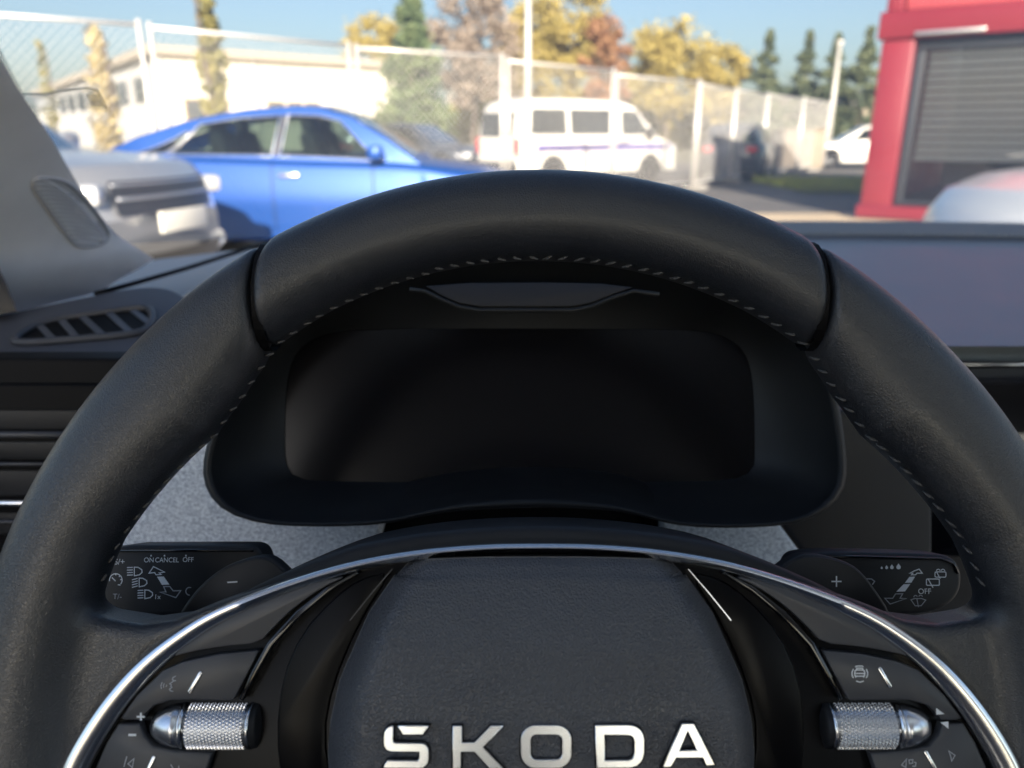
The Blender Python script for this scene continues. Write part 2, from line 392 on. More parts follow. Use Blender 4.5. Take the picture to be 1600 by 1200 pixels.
hedge('hedge', 'low hedge below the spruces and yellow trees', (980, 1420, 150), 64, 'olive', 8000, .5)

# ---- warehouse
wh = mcol('white_cladding', (.78, .74, .64), .7, var=(.3, .06)); whg = mcol('shade_grey_cladding', (.55, .55, .54), .7, var=(.3, .06))  # grey copy carries the side walls' shade in its colour; gate and pipes share it
roofm = mcol('roof_edge', (.42, .37, .30), .7); win = mcol('far_window', (.08, .09, .10), .15); wframe = mcol('window_frame', (.35, .26, .16), .6)
A = Vector((-19.7, 46, 0)); B = Vector((-7.9, 56.5, 0)); Cc = Vector((-57, 98, 0)); D_ = B+(Cc-A)
t = thing('warehouse', 'long white warehouse with a low roof behind the blue car', 'building', A)
Hh = 5.35
def quad(a, b, h0, h1): return [(a.x, a.y, h0), (b.x, b.y, h0), (b.x, b.y, h1), (a.x, a.y, h1)]
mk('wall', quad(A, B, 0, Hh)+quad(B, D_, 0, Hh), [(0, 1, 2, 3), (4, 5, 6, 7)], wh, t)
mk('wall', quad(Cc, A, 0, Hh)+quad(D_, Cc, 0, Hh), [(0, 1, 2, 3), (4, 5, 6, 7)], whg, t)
n1 = (B-A).normalized(); n2 = (Cc-A).normalized()
o_ = lambda p, s1, s2, z: (p+n1*s1+n2*s2)+Vector((0, 0, z))
rt = [o_(A, -.5, -.5, Hh), o_(B, .5, -.5, Hh), o_(D_, .5, .5, Hh), o_(Cc, -.5, .5, Hh)]
rt2 = [p+Vector((0, 0, .45)) for p in rt]; mid = sum(rt2, Vector())/4+Vector((0, 0, .3))
mk('roof', rt+rt2+[mid], [(0, 1, 5, 4), (1, 2, 6, 5), (2, 3, 7, 6), (3, 0, 4, 7), (4, 5, 8), (5, 6, 8), (6, 7, 8), (7, 4, 8), (3, 2, 1, 0)], roofm, t)
Lf = (B-A).length; nrm = Vector((n1.y, -n1.x, 0))
def facade_rect(p, dirv, nv, s0, s1, z0, z1, off, name, m, par):
    a = p+dirv*s0+nv*off; b = p+dirv*s1+nv*off
    c0 = [(a.x, a.y, z0), (b.x, b.y, z0), (b.x, b.y, z1), (a.x, a.y, z1)]
    return prism(name, c0, -nv*.06, m, par, local=False, smooth=False)
for s0, s1 in ((6.2, 7.4), (7.55, 8.6), (8.75, 9.8), (1.2, 2.4), (2.6, 3.8)):
    f = facade_rect(A, n1, nrm, s0, s1, 1.9, 3.1, .08, 'window', wframe, t)
    facade_rect(A, n1, nrm, s0+.12, s1-.12, 2.02, 2.98, .10, 'pane', win, f)
facade_rect(A, n1, nrm, 11.0, 13.6, .02, 3.4, .08, 'gate', whg, t)
for k in range(1, 10): facade_rect(A, n1, nrm, k*1.5, k*1.5+.03, 3.4, Hh-.02, .025, 'cladding_joint', roofm, t)
for s0 in (.15, 5.6, 10.6): tube('downpipe', [A+n1*s0+nrm*.15+Vector((0, 0, z)) for z in (.1, Hh)], .06, whg, t, local=False)
nl = Vector((n2.y, -n2.x, 0)); nl = nl if nl.y < 0 else -nl
for k in range(7):
    facade_rect(A, n2, nl, 3+k*6, 6.5+k*6, 3.0, 4.4, .08, 'window', win, t)
# ---- pale house beyond the fence on the other side
t = thing('pale_house', 'low beige house with a flat pitched roof below the spruces', 'house', (21, 60, 0))
hb = mcol('beige_render', (.52, .45, .34), .8, var=(.5, .08))
bm = bmesh.new(); box_bm(bm, (0, 0, 1.5), (8, 6, 3)); bm_obj('wall', bm, hb, t)
mk('roof', [(-4.4, -3.4, 3), (4.4, -3.4, 3), (4.4, 3.4, 3), (-4.4, 3.4, 3), (-4.4, 0, 4.2), (4.4, 0, 4.2)], [(0, 1, 5, 4), (2, 3, 4, 5), (0, 4, 3), (1, 2, 5), (0, 3, 2, 1)], mcol('grey_roof', (.25, .22, .2), .8), t, True)
for x in (-2.5, 0, 2.5): box('window', (x, -3.02, 1.6), (1.1, .08, 1.2), win, t)
# ---- lamp posts
lm = mcol('galvanised', (.55, .54, .50), .5, .3)
def lamp(label, px, d, H, r):
    t = thing('street_lamp', label, 'lamp post', ((px-800)/FPX*d, d, 0), group='street lamps')
    tube('pole', [(0, 0, 0), (0, 0, H*.5), (0, 0, H)], [r*1.25, r, r*.7], lm, t)
    lathe('lamp_head', [(-.02, r*.75), (.02, r*1.3), (.14, r*1.5), (.2, r*.9), (.21, .01)], lm, t, Matrix.Translation((0, 0, H)) @ Matrix.Rotation(R(-90), 4, 'Y'), 16)
lamp('white street lamp rising before the golden trees', 823, 30, 7.5, .13)
lamp('thin street lamp before the spruces', 1271, 34, 4.6, .10)
# ---- fence
gal = mcol('fence_zinc', (.72, .70, .66), .45, .4); wire = mcol('fence_wire', (.75, .73, .69), .5); foot = mcol('fence_block', (.3, .29, .27), .9)
FP = [(-7.7, 7.7, 2.42), (-5.9, 8.85, 2.42), (-4.33, 9.9, 2.40), (-2.3, 12.0, 2.38), (-.11, 13.4, 2.35), (1.94, 15.5, 2.27), (4.03, 17.6, 2.2), (5.5, 20.1, 2.2), (7.07, 22.6, 2.2), (9.0, 25.2, 2.2), (10.9, 27.9, 2.2)]
FL = ['mesh fence panel at the far left, behind the silver car', 'mesh fence panel left of the double post, above the blue car\'s tail', 'mesh fence panel behind the blue car\'s rear window',
      'mesh fence panel behind the blue car\'s windscreen', 'mesh fence panel covering the rear half of the van', 'mesh fence panel covering the van\'s cab',
      'mesh fence panel just beyond the van\'s nose', 'mesh fence panel in front of the dark hatchback', 'mesh fence panel right of the dark hatchback', 'last mesh fence panel, next to the red building']
for i in range(len(FP)-1):
    a = Vector((FP[i][0], FP[i][1], 0)); b = Vector((FP[i+1][0], FP[i+1][1], 0)); h = (FP[i][2]+FP[i+1][2])/2
    L_ = (b-a).length; d_ = (b-a)/L_; a = a+d_*.06; L_ -= .12
    rot = Matrix.Rotation(math.atan2(d_.y, d_.x), 3, 'Z')
    t = thing('fence_panel', FL[i], 'fence', a, rot, 'mesh fence panels along the road')
    r = .030
    tube('post', [(0, 0, .04), (0, 0, h+.06)], r, gal, t); tube('post', [(L_, 0, .04), (L_, 0, h+.06)], r, gal, t)
    tube('rail', [(r, 0, h), (L_-r, 0, h)], r*.8, gal, t); tube('rail', [(r, 0, .16), (L_-r, 0, .16)], r*.8, gal, t)
    box('foot', (0, 0, .06), (.25, .6, .12), foot, t, bevel=.02)
    # diagonal wires
    V = []; F = []; st = .11; hw = .0019+.00016*min(12, max(0, a.y-8)); z0, z1 = .16, h; Hm = z1-z0
    for s in (1, -1):
        k = -Hm
        while k < L_:
            x0, x1 = k, k+Hm; za, zb = (z0, z1) if s > 0 else (z1, z0)
            t0 = max(0, -x0/Hm); t1 = min(1, (L_-x0)/Hm)
            if t1-t0 > .02:
                p = Vector((x0+Hm*t0, .004*s, za+(zb-za)*t0)); q = Vector((x0+Hm*t1, .004*s, za+(zb-za)*t1))
                e = (q-p).normalized(); o2 = Vector((-e.z, 0, e.x))*hw; oy = Vector((0, hw, 0))
                n = len(V); V += [p+o2, p+oy, p-o2, p-oy, q+o2, q+oy, q-o2, q-oy]
                F += [(n, n+1, n+5, n+4), (n+1, n+2, n+6, n+5), (n+2, n+3, n+7, n+6), (n+3, n, n+4, n+7)]
            k += st
    mk('wire_mesh', V, F, wire, t, True, kind='stuff')
# ---- cabinet behind the fence
t = thing('utility_cabinet', 'brown utility cabinet behind the fence, left of the white car', 'cabinet', (9.6, 27.0, 0))
cb = mcol('cabinet_brown', (.30, .25, .19), .7, var=(1, .1))
box('body', (0, 0, .68), (1.5, .8, 1.2), cb, t, bevel=.03); box('plinth', (0, 0, .04), (1.4, .7, .1), foot, t)
for s in (-1, 1):
    dr = box('door', (s*.36, -.41, .68), (.68, .03, 1.08), cb, t, bevel=.008); box('handle', (s*.08, -.435, .7), (.03, .03, .16), lm, dr)
box('roof', (0, 0, 1.31), (1.6, .92, .06), cb, t, bevel=.015)
# ---- red building
red = mcol('red_paint', (.21, .016, .027), .4, var=(1.5, .06), coat=.3); redl = mcol('red_panel', (.42, .07, .08), .3, coat=.6, var=(1, .05))
sil = mcol('bright_aluminium', (.8, .8, .78), .3, .9); dfr = mcol('dark_frame', (.03, .034, .04), .4); blind = mcol('blind_slat', (.8, .8, .75), .5)
P0 = Vector((5.20, 11.7, 0)); dr_ = Vector((.80, -.60, 0)).normalized(); nf = Vector((-dr_.y, dr_.x, 0)); nf = nf if nf.y < 0 else -nf
rot = Matrix(((dr_.x, -nf.x, 0), (dr_.y, -nf.y, 0), (0, 0, 1)))
t = thing('red_building', 'red steel framed building with a large blinded window', 'building', P0, rot)
LB = 6.0   # local x along the facade, -y towards us, z up
def rb(name, x0, x1, y0, y1, z0, z1, m, par=t, bev=.01): return box(name, ((x0+x1)/2, (y0+y1)/2, (z0+z1)/2), (x1-x0, y1-y0, z1-z0), m, par, bevel=bev)
rb('column', 0, .42, -.10, .30, .02, 2.42, red, bev=.03); rb('column', LB-.4, LB, -.10, .3, .02, 2.42, red, bev=.03)
rb('beam', -.06, LB+.06, -.16, .3, 2.425, 2.78, red, bev=.03); rb('beam', -.04, LB, -.14, .3, .02, .2, red, bev=.02)
rb('upper_column', 0, .22, -.10, .3, 2.785, 3.7, red, bev=.02)
for k in range(3): rb('cladding_panel', .24+k*1.92, .24+k*1.92+1.88, -.02, .1, 2.80, 3.69, redl, bev=.01)
rb('roof', -.1, LB+.1, -.2, 6, 3.7, 3.86, red); rb('side_wall', .0, .12, .31, 6, .02, 3.69, red)
rb('back_wall', .13, LB, 5.9, 6, .02, 3.69, mcol('dim_wall', (.3, .3, .3), .8)); rb('floor', .13, LB, .31, 5.88, .1, .19, mcol('dim_floor', (.12, .12, .12), .6))
rb('bright_strip', .42, 1.25, -.2, -.165, 2.45, 2.50, sil, bev=.01)  # thin bright aluminium strip along the beam
wf = rb('window_frame', .43, LB-.42, .02, .1, 2.28, 2.42, dfr); rb('window_frame', .43, .55, .02, .1, .21, 2.27, dfr)
rb('window_frame', .56, LB-.42, .02, .1, .21, .28, dfr)
mk('window_pane', [(.55, .07, .28), (LB-.42, .07, .28), (LB-.42, .07, 2.28), (.55, .07, 2.28)], [(0, 1, 2, 3)], pane('shop_glass', (.93, .94, .94), 0, 1.5, 1.1), t, True)
for k in range(14):
    bm = bmesh.new(); box_bm(bm, (0, 0, 0), (LB-1.06, .088, .005), Matrix.Rotation(R(62), 3, 'X'))
    o = bm_obj('blind_slat', bm, blind, t); o.location = ((.58+LB-.46)/2, .16, 2.22-k*.104)
box('desk', (2.2, 2.2, .75), (1.8, .7, .06), mcol('desk_dark', (.04, .04, .045), .5), t); box('desk_side', (2.2, 2.2, .46), (1.6, .6, .5), mcol('desk_dark', (0, 0, 0)), t)
# ================================================================== VEHICLES
tyre_m = mcol('tyre', (.018, .018, .019), .85, bump=('noise', 60, .3, .005)); alloy = mcol('alloy', (.55, .56, .58), .35, .9)
tint = pane('car_glass', (.33, .40, .37), 0, 1.5, .8); MT['van_glass'] = mat('dark_glass', (.02, .026, .03), .06, spec=.4); lens = mcol('lamp_lens', (.75, .76, .76), .08, .2, coat=.8); redlens = mcol('tail_lens', (.62, .02, .03), .15, coat=.8)
plate_m = mcol('plate_white', (.82, .80, .72), .5); trim = mcol('car_trim', (.02, .02, .022), .45); shine = mcol('window_trim', (.5, .52, .56), .3, .8)
inside = mcol('car_inside', (.05, .052, .055), .8)
def wheel_parts(t, x, y, r, wd=.2):
    s = 1 if y > 0 else -1
    M = Matrix.Translation((x, y, r)) @ Matrix.Rotation(R(90)*s, 4, 'Z')
    wp = lathe('wheel', [(-wd/2, r*.62), (-wd/2, r*.93), (-wd*.4, r), (wd*.4, r), (wd/2, r*.93), (wd/2, r*.62)], tyre_m, t, M, 36)
    lathe('rim', [(wd*.2, r*.1), (wd*.2, r*.5), (wd*.44, r*.6), (wd*.52, r*.66), (wd*.42, r*.6)], mcol('rim_dark', (.08, .08, .085), .5, .5), wp, M, 32)
    bm = bmesh.new()
    for k in range(5):
        a = k*2*math.pi/5; Rm = Matrix.Rotation(a, 3, 'X')
        box_bm(bm, M @ (Rm @ Vector((wd*.42, 0, r*.32))), (1, 1, 1), (M.to_3x3() @ Rm) @ Matrix.Diagonal((wd*.16, r*.16, r*.6)))
    bm_obj('spokes', bm, alloy, wp)
def car(name, label, pos, heading, L, W, prof_top, roof, paint, wheels, r=.33, low=.2, bul=.18, windows=(), plate=None, lamps=True, grille=False, simple=False, group='cars parked around the yard', cat='car', wb=.86, wt=.66, wscreen=None, rscreen=None, stripe=None):
    """x forward, y left, z up. prof_top: (x,z) shoulder/bonnet/boot line; roof: (x,z) greenhouse line."""
    rot = Matrix.Rotation(heading, 3, 'Z'); t = thing(name, label, cat, (pos[0], pos[1], 0), rot, group)
    px_, pz_ = zip(*prof_top); rx, rz = zip(*roof)
    def zt(x): return interp(x, px_, pz_)
    def hw(x):
        u = abs(x)/(L/2); return W/2*(1-.20*max(0, (u-.62)/.38)**2.2)
    def zl(x):
        z = low
        u = abs(x)/(L/2)
        if u > .9: z += (u-.9)*1.2
        for wx in wheels:
            q = (r+.05)**2-(x-wx)**2
            if q > 0: z = max(z, r+math.sqrt(q))
        return z
    def curve_x(x, y, z=None):
        u = abs(x)/(L/2); k = max(0, (u-.6)/.4)**2
        return x-math.copysign(bul*k*(abs(y)/(W/2))**2.2, x)
    n = 110; V = []; nc = 0
    xs = np.linspace(-L/2, L/2, n)
    for x in xs:
        h = hw(x); b, tp = zl(x), zt(x); tp = max(tp, b+.04); mid_ = b+(tp-b)
        half = [(h*.93, b), (h*.985, b+.04*(1)), (h, max(b+.05, min(.52, tp-.08))), (h*1.0, max(b+.06, min(.66, tp-.06))), (h*.985, max(b+.065, min(.70, tp-.05))), (h*.975, tp-.06), (h*.95, tp-.025), (h*.90, tp-.004), (h*.8, tp+.008), (h*.45, tp+.025)]
        ring = half+[(0, tp+.03)]+[(-y, z) for y, z in half[::-1]]
        nc = len(ring)
        V += [(curve_x(x, y), y, z) for y, z in ring]
    F = grid_faces(n, nc)
    F.append(tuple(range(nc))); F.append(tuple((n-1)*nc+j for j in range(nc))[::-1])
    F += [((i)*nc, (i+1)*nc, (i+1)*nc+nc-1, i*nc+nc-1) for i in range(n-1)]
    o = mk('body', V, F, paint, t, True, True); auto_smooth(o.data, 38)
    # greenhouse
    def zr(x): return interp(x, rx, rz)
    def side(x, u, s=1, off=0):
        zb, zo = zt(x)-.015, zr(x); hb = hw(x)*wb; ht = hw(x)*wt+.0
        hgt = max(rz)-zb; f = 0 if hgt <= 0 else max(0, min(1, u*(zo-.035-zb)/max(.01, hgt)))
        y = hb+(ht-hb)*f**1.25; z = zb+(zo-.035-zb)*u
        return Vector((x, s*(y+off), z))
    def top(x, v, off=0):
        e = side(x, 1); y = e.y*v; z = e.z+.035*(1-abs(v)**3)
        return Vector((x, y, z+off))
    m_ = 130; V = []; us = [k/16 for k in range(17)]; vs = [.9, .75, .6, .3, 0, -.3, -.6, -.75, -.9]
    X_ = np.linspace(rx[0], rx[-1], m_)
    for x in X_:
        ring = [side(x, u, 1) for u in us]+[top(x, v) for v in vs]+[side(x, u, -1) for u in us[::-1]]
        V += ring; nc = len(ring)
    def hole(i, j):
        xm = (X_[i]+X_[i+1])/2
        if j < 16 or j >= nc-17:
            u = (us[j]+us[j+1])/2 if j < 16 else (us[nc-1-j]+us[nc-2-j])/2
            for (x0, x1, x2, x3, u0, u1) in windows:
                f = (u-u0)/(u1-u0)
                if 0 < f < 1 and x0+(x2-x0)*f < xm < x1+(x3-x1)*f: return True
            return False
        if 17 <= j < nc-18:
            return any(ws and ws[0] < xm < ws[1] for ws in (wscreen, rscreen))
        return False
    o = mk('roof', V, [f for k, f in enumerate(grid_faces(m_, nc)) if not hole(k//(nc-1), k % (nc-1))], paint, t, True, True); auto_smooth(o.data, 40)
    for sx_ in ((.15, -.75) if not simple else (.1,)):
        for sy in (.36, -.36):
            zb_ = zt(0)
            sb = box('seat_back', (sx_-.1, sy, zb_+.02), (.16, .46, .5), inside, t, Matrix.Rotation(R(-14), 3, 'Y'), .06); box('head_rest', (sx_-.17, sy, zb_+.32), (.1, .26, .16), inside, sb, bevel=.04)
    for (x0, x1, x2, x3, u0, u1) in windows:   # bottom x0-x1, top x2-x3
        for s in (1, -1):
            V = []; k = 8
            for i in range(5):
                u = u0+(u1-u0)*i/4; f = i/4
                for j in range(k+1):
                    xa = x0+(x2-x0)*f; xb = x1+(x3-x1)*f; V.append(side(xa+(xb-xa)*j/k, u, s, .006))
            o = mk('window', V, grid_faces(5, k+1), tint, t, True, True)
            if not simple:
                ring = [V[j] for j in range(k+1)]+[V[i*(k+1)+k] for i in range(1, 5)]+[V[4*(k+1)+j] for j in range(k-1, -1, -1)]+[V[i*(k+1)] for i in range(3, 0, -1)]
                tube('window_trim', ring, .0045, shine, o, True, 6)
    for w0, w1 in (zip(windows[:-1], windows[1:]) if windows else ()):
        for s in (1, -1):
            V = []
            for i in range(5):
                f = i/4; u = max(w0[4], w1[4])+(min(w0[5], w1[5])-max(w0[4], w1[4]))*f
                xa, xb = w0[1]+(w0[3]-w0[1])*f+.012, w1[0]+(w1[2]-w1[0])*f-.012
                V += [side(xa, u, s, .007), side(xb, u, s, .007)]
            mk('pillar_cover', V, grid_faces(5, 2), trim, t, True)
    for nm, ws in (('windscreen', wscreen), ('rear_window', rscreen)):
        if ws:
            V = [top(ws[0]+(ws[1]-ws[0])*i/6, -.88+1.76*j/8, .008) for i in range(7) for j in range(9)]
            mk(nm, V, grid_faces(7, 9), tint, t, True, True)
    for wx in wheels:
        for s in (1, -1): wheel_parts(t, wx, s*(W/2-.1), r)
    # arches' dark lining / underbody
    box('underbody', (0, 0, low+.12), (L*.93, W*.78, .2), trim, t)
    if lamps:
        zf = zt(L/2-.2)-.10; zb = zt(-L/2+.1)-.14
        for s in (1, -1):
            xf = curve_x(L/2-.04, hw(L/2)*.78)+.03; xb = curve_x(-L/2+.03, hw(L/2)*.78)-.03
            box('headlight', (xf-.06, s*hw(L/2)*.76, zf), (.24, .34, .15), lens, t, Matrix.Rotation(-s*R(28), 3, 'Z'), .04)
            box('tail_light', (xb+.05, s*hw(L/2)*.80, zb), (.18, .30, .15), redlens, t, Matrix.Rotation(s*R(22), 3, 'Z'), .04)
    if not simple:
        for s in (1, -1):
            mx = wscreen[1]-.33 if wscreen else .6
            mirr = box('mirror', (mx, s*(W/2+.03), zt(mx)+.09), (.14, .2, .13), paint, t, bevel=.04); box('mirror_stalk', (mx, s*(W/2-.08), zt(mx)+.03), (.08, .1, .05), trim, mirr)
            for hx in (windows[-1][0]-.02, windows[-1][0]-1.02) if windows else ():
                box('door_handle', (hx+.12, s*(hw(hx)*.99), zt(hx)-.14), (.2, .04, .035), shine, t, bevel=.012)
            for gx in (windows[-1][0]-.06, windows[-1][0]-1.0, windows[-1][1]-.1) if windows else ():
                pts = [(curve_x(gx, W/2), s*(hw(gx)*q+.001), z) for q, z in ((.985, .30), (1.0, .52), (1.0, .66), (.975, zt(gx)-.06), (.95, zt(gx)-.025))]
                tube('door_gap', pts, .006, trim, t, seg=5)
    return t, zt, hw, curve_x
blue = mcol('blue_metallic', (.003, .062, .30), .40, .3, coat=.25); silv = mcol('silver_metallic', (.44, .45, .47), .3, .5, coat=.7)
white = mcol('white_paint', (.80, .78, .72), .35, coat=.5); dgrey = mcol('dark_grey_paint', (.07, .075, .085), .3, .3, coat=.6); navy = mcol('navy_paint', (.03, .04, .06), .3, .3, coat=.6)
# blue fastback, side on, nose to the right
top = [(-2.33, .62), (-2.28, .86), (-2.15, .99), (-1.9, 1.02), (-1.2, .99), (0, .95), (.9, .93), (1.15, .91), (1.7, .84), (2.1, .74), (2.26, .64), (2.33, .52)]
roof = [(-2.0, 1.02), (-1.6, 1.19), (-1.1, 1.345), (-.6, 1.435), (-.1, 1.47), (.15, 1.462), (.45, 1.38), (.8, 1.18), (1.12, .95), (1.25, .90)]
car('blue_car', 'metallic blue fastback car parked side on behind the windscreen', (-2.00, 8.42), 0, 4.66, 1.78, top, roof, blue, (-1.38, 1.42), windows=((-1.62, -1.32, -1.12, -1.05, .14, .70), (-1.27, -.30, -.98, -.22, .10, .86), (-.22, .78, -.14, .36, .10, .86)), wscreen=(.25, 1.05), rscreen=(-1.75, -.9))
# silver SUV, nose to the right towards us
top = [(-2.2, .7), (-2.12, 1.0), (-1.9, 1.06), (0, 1.05), (.7, 1.06), (1.0, 1.07), (1.6, 1.04), (1.95, .98), (2.12, .86), (2.2, .66)]
roof = [(-2.05, 1.06), (-1.8, 1.42), (-1.4, 1.62), (-.4, 1.68), (.1, 1.64), (.5, 1.4), (.95, 1.08), (1.05, 1.07)]
SUVP = (-4.48, 5.85); SUVH = R(-11)
t, zt, hw, cx = car('silver_suv', 'silver car with a white plate, nose beside the windscreen pillar', SUVP, SUVH, 4.4, 1.84, top, roof, silv, (-1.3, 1.34), r=.35, low=.22, bul=.24, windows=((-1.5, -.35, -1.3, -.3, .1, .85), (-.27, .75, -.22, .2, .1, .85)), wscreen=(.2, .95), lamps=False)
xn = 2.2
for k, z in enumerate((.885, .80)):
    tube('grille_bar', [(cx(xn, y)-(.045 if k == 0 else .008), y, z) for y in np.linspace(-.50, .50, 13)], .013, shine, t, seg=8)
V = []
for z in (.70, .91):
    V += [(cx(xn, y)-(.055 if z > .9 else 0)+.012, y, z) for y in np.linspace(-.52, .52, 13)]
mk('grille', V, grid_faces(2, 13), trim, t, True, True)
V = []
for z in (.26, .44):
    V += [(cx(xn, y)+.03-(.08 if z < .3 else 0), y, z) for y in np.linspace(-.66, .66, 13)]
mk('lower_intake', V, grid_faces(2, 13), trim, t, True, True)
for s in (1, -1):
    box('headlight', (cx(xn, .62)-.085, s*.62, .835), (.2, .24, .13), lens, t, Matrix.Rotation(-s*R(24), 3, 'Z'), .04)
    lathe('fog_lamp', [(0, .001), (.02, .05), (.03, .06), (-.05, .07)], lens, t, Matrix.Translation((cx(xn, .7)-.02, s*.70, .42)) @ Matrix.Rotation(-s*R(15), 4, 'Z'), 20)
box('number_plate', (xn+.045, 0, .635), (.03, .52, .14), plate_m, t, bevel=.008)
tube('bumper_lip', [(cx(xn, y)-.03, y, .235) for y in np.linspace(-.75, .75, 13)], .02, mcol('copper_trim', (.55, .36, .22), .3, .8), t, seg=8)
# white car behind the fence at the far left
hatch_top = [(-2.0, .6), (-1.95, .92), (-1.8, .97), (0, .93), (.8, .92), (1.5, .84), (1.85, .72), (2.0, .5)]
hatch_roof = [(-1.9, .97), (-1.65, 1.28), (-1.3, 1.43), (-.3, 1.48), (.1, 1.44), (.6, 1.15), (.95, .92)]
HW = ((-1.35, -.35, -1.2, -.3, .1, .85), (-.27, .7, -.22, .2, .1, .85))
def hatch(name, label, pos, hd, paint, **k):
    return car(name, label, pos, hd, 4.0, 1.75, hatch_top, hatch_roof, paint, (-1.2, 1.25), r=.31, windows=HW, wscreen=(.15, .9), rscreen=(-1.85, -1.4), simple=True, **k)
hatch('white_hatchback', 'white hatchback with a red tail light behind the left mesh fence', (-8.6, 13.6), R(68), white)
hatch('dark_car', 'dark car parked left of the white van\'s rear', (-2.6, 22.6), R(-28), navy)
hatch('dark_hatchback', 'dark grey hatchback with red tail light beyond the van\'s nose', (6.45, 22.7), R(66), dgrey)
hatch('white_car', 'white car behind the fence next to the red building', (12.6, 29.0), R(172), white)
hatch('dark_car', 'dark grey car far behind, seen between hedge and white van', (-3.9, 27.2), R(20), dgrey)
# light coloured car whose bonnet shows by the red building
top = [(-2.3, .6), (-2.2, .98), (-1.9, 1.03), (0, .97), (.9, .96), (1.2, .955), (1.7, .89), (2.05, .78), (2.22, .62), (2.3, .46)]
roof2 = [(x, z+.02) for x, z in roof]
car('pale_car', 'pale silver blue car whose bonnet shows in front of the red building', (5.55, 5.75), R(180), 4.6, 1.8, top, roof2, mcol('pale_paint', (.66, .70, .74), .3, .2, coat=.7), (-1.38, 1.4), windows=((-1.5, -.35, -1.3, -.3, .1, .85), (-.27, .75, -.22, .2, .1, .85)), wscreen=(.2, .95), simple=True, lamps=False)
# ---- white van
def van():
    h = math.atan2(.54, .84); L, W, H = 4.95, 1.9, 1.96
    hd = Vector((math.cos(h), math.sin(h), 0)); lf = Vector((-hd.y, hd.x, 0))
    rear_near = Vector((.15, 18.0, 0)); c = rear_near+hd*L/2+lf*W/2
    t = thing('white_van', 'white van with a purple side stripe behind the mesh fence', 'van', (c.x, c.y, 0), Matrix.Rotation(h, 3, 'Z'))
    prof = [(-2.47, .5), (-2.47, 1.0), (-2.40, 1.62), (-2.28, 1.86), (-2.0, 1.95), (-.5, 1.965), (.7, 1.93), (1.05, 1.82), (1.55, 1.30), (1.72, 1.16), (2.2, 1.03), (2.42, .86), (2.48, .55)]
    wz = (-1.5, 1.5)
    def up(x): return interp(x, [-2.475, -2.4, -2.28, -2.0, -.5, .7, 1.05, 1.55, 1.72, 2.2, 2.42, 2.48], [1.0, 1.62, 1.86, 1.95, 1.965, 1.93, 1.82, 1.30, 1.16, 1.03, .86, .55])
    def yy(z, x):
        f = 1 if z < 1.05 else 1-.13*((z-1.05)/.9)**1.4
        u = abs(x)/2.48; return W/2*f*(1-.14*max(0, (u-.75)/.25)**2)
    V = []; n = 90; nc = 0
    for x in np.linspace(-2.475, 2.48, n):
        lo = .3
        for wx in wz:
            q = .38**2-(x-wx)**2
            if q > 0: lo = max(lo, .33+math.sqrt(q))
        tp = up(x); tp = max(tp, lo+.1)
        zs = [lo, lo+.02, max(lo+.04, min(.85, tp-.1)), max(lo+.05, min(1.05, tp-.08)), max(lo+.06, min(1.4, tp-.06)), max(lo+.07, tp-.12), tp-.03]
        half = [(yy(z, x)*(.97 if i == 0 else 1)*(.985 if i == 5 else 1)*(.93 if i == 6 else 1), z) for i, z in enumerate(zs)]+[(yy(tp, x)*.8, tp)]
        ring = half+[(0, tp+.02)]+[(-y, z) for y, z in half[::-1]]; nc = len(ring)
        V += [(x, y, z) for y, z in ring]
    F = grid_faces(n, nc); F.append(tuple(range(nc))); F.append(tuple((n-1)*nc+j for j in range(nc))[::-1])
    o = mk('body', V, F, white, t, True, True); auto_smooth(o.data, 40)
    for (x0, x1, x2, x3, z0, z1) in ((-2.15, -1.14, -2.08, -1.14, 1.17, 1.73), (-1.02, .40, -1.02, .40, 1.17, 1.73), (.52, 1.42, .52, 1.0, 1.16, 1.71)):
        for s in (1, -1):
            V = []
            for i in range(4):
                f = i/3; z = z0+(z1-z0)*f
                for j in range(7):
                    xa = x0+(x2-x0)*f; xb = x1+(x3-x1)*f; x = xa+(xb-xa)*j/6; V.append((x, s*(yy(z, x)+.012), z))
            mk('window', V, grid_faces(4, 7), MT['van_glass'], t, True, True)
    V = [(-2.475+.015+(z-1.0)*.13-.04, y, z) for z in (1.12, 1.4, 1.66) for y in (-.72, 0, .72)]
    mk('rear_window', V, grid_faces(3, 3), MT['van_glass'], t, True)
    V = [(x, y*yy(up(x), x)*.8, up(x)+.03) for x in (1.08, 1.3, 1.54) for y in (-1, 0, 1)]
    mk('windscreen', V, grid_faces(3, 3), MT['van_glass'], t, True)
    st = mcol('purple_stripe', (.09, .07, .30), .4)
    for s in (1, -1):
        V = [(x, s*(yy(.9, x)+.012), z) for z in (.80, .95) for x in np.linspace(-2.25, 2.2, 12)]
        mk('side_stripe', V, grid_faces(2, 12), st, t, True, True)
        for gx in (-1.08, .46, 1.5): tube('door_gap', [(gx, s*(yy(z, gx)+.003), z) for z in (.45, .85, 1.05)], .007, trim, t, seg=5)
        box('door_handle', (.60, s*(yy(.98, .6)+.012), .98), (.2, .03, .035), trim, t, bevel=.01)
        box('tail_light', (-2.46, s*.84, .92), (.08, .16, .36), redlens, t, bevel=.02)
        box('headlight', (2.36, s*.72, .82), (.2, .3, .2), lens, t, bevel=.05)
        box('mirror', (1.32, s*1.08, 1.2), (.12, .2, .26), trim, t, bevel=.04)
    for wx in wz:
        for s in (1, -1): wheel_parts(t, wx, s*(W/2-.11), .33)
    box('bumper', (-2.5, 0, .45), (.12, 1.7, .22), trim, t, bevel=.03); box('number_plate', (-2.485, 0, .85), (.04, .52, .12), plate_m, t)
    box('underbody', (0, 0, .36), (4.6, 1.5, .2), trim, t)
van()
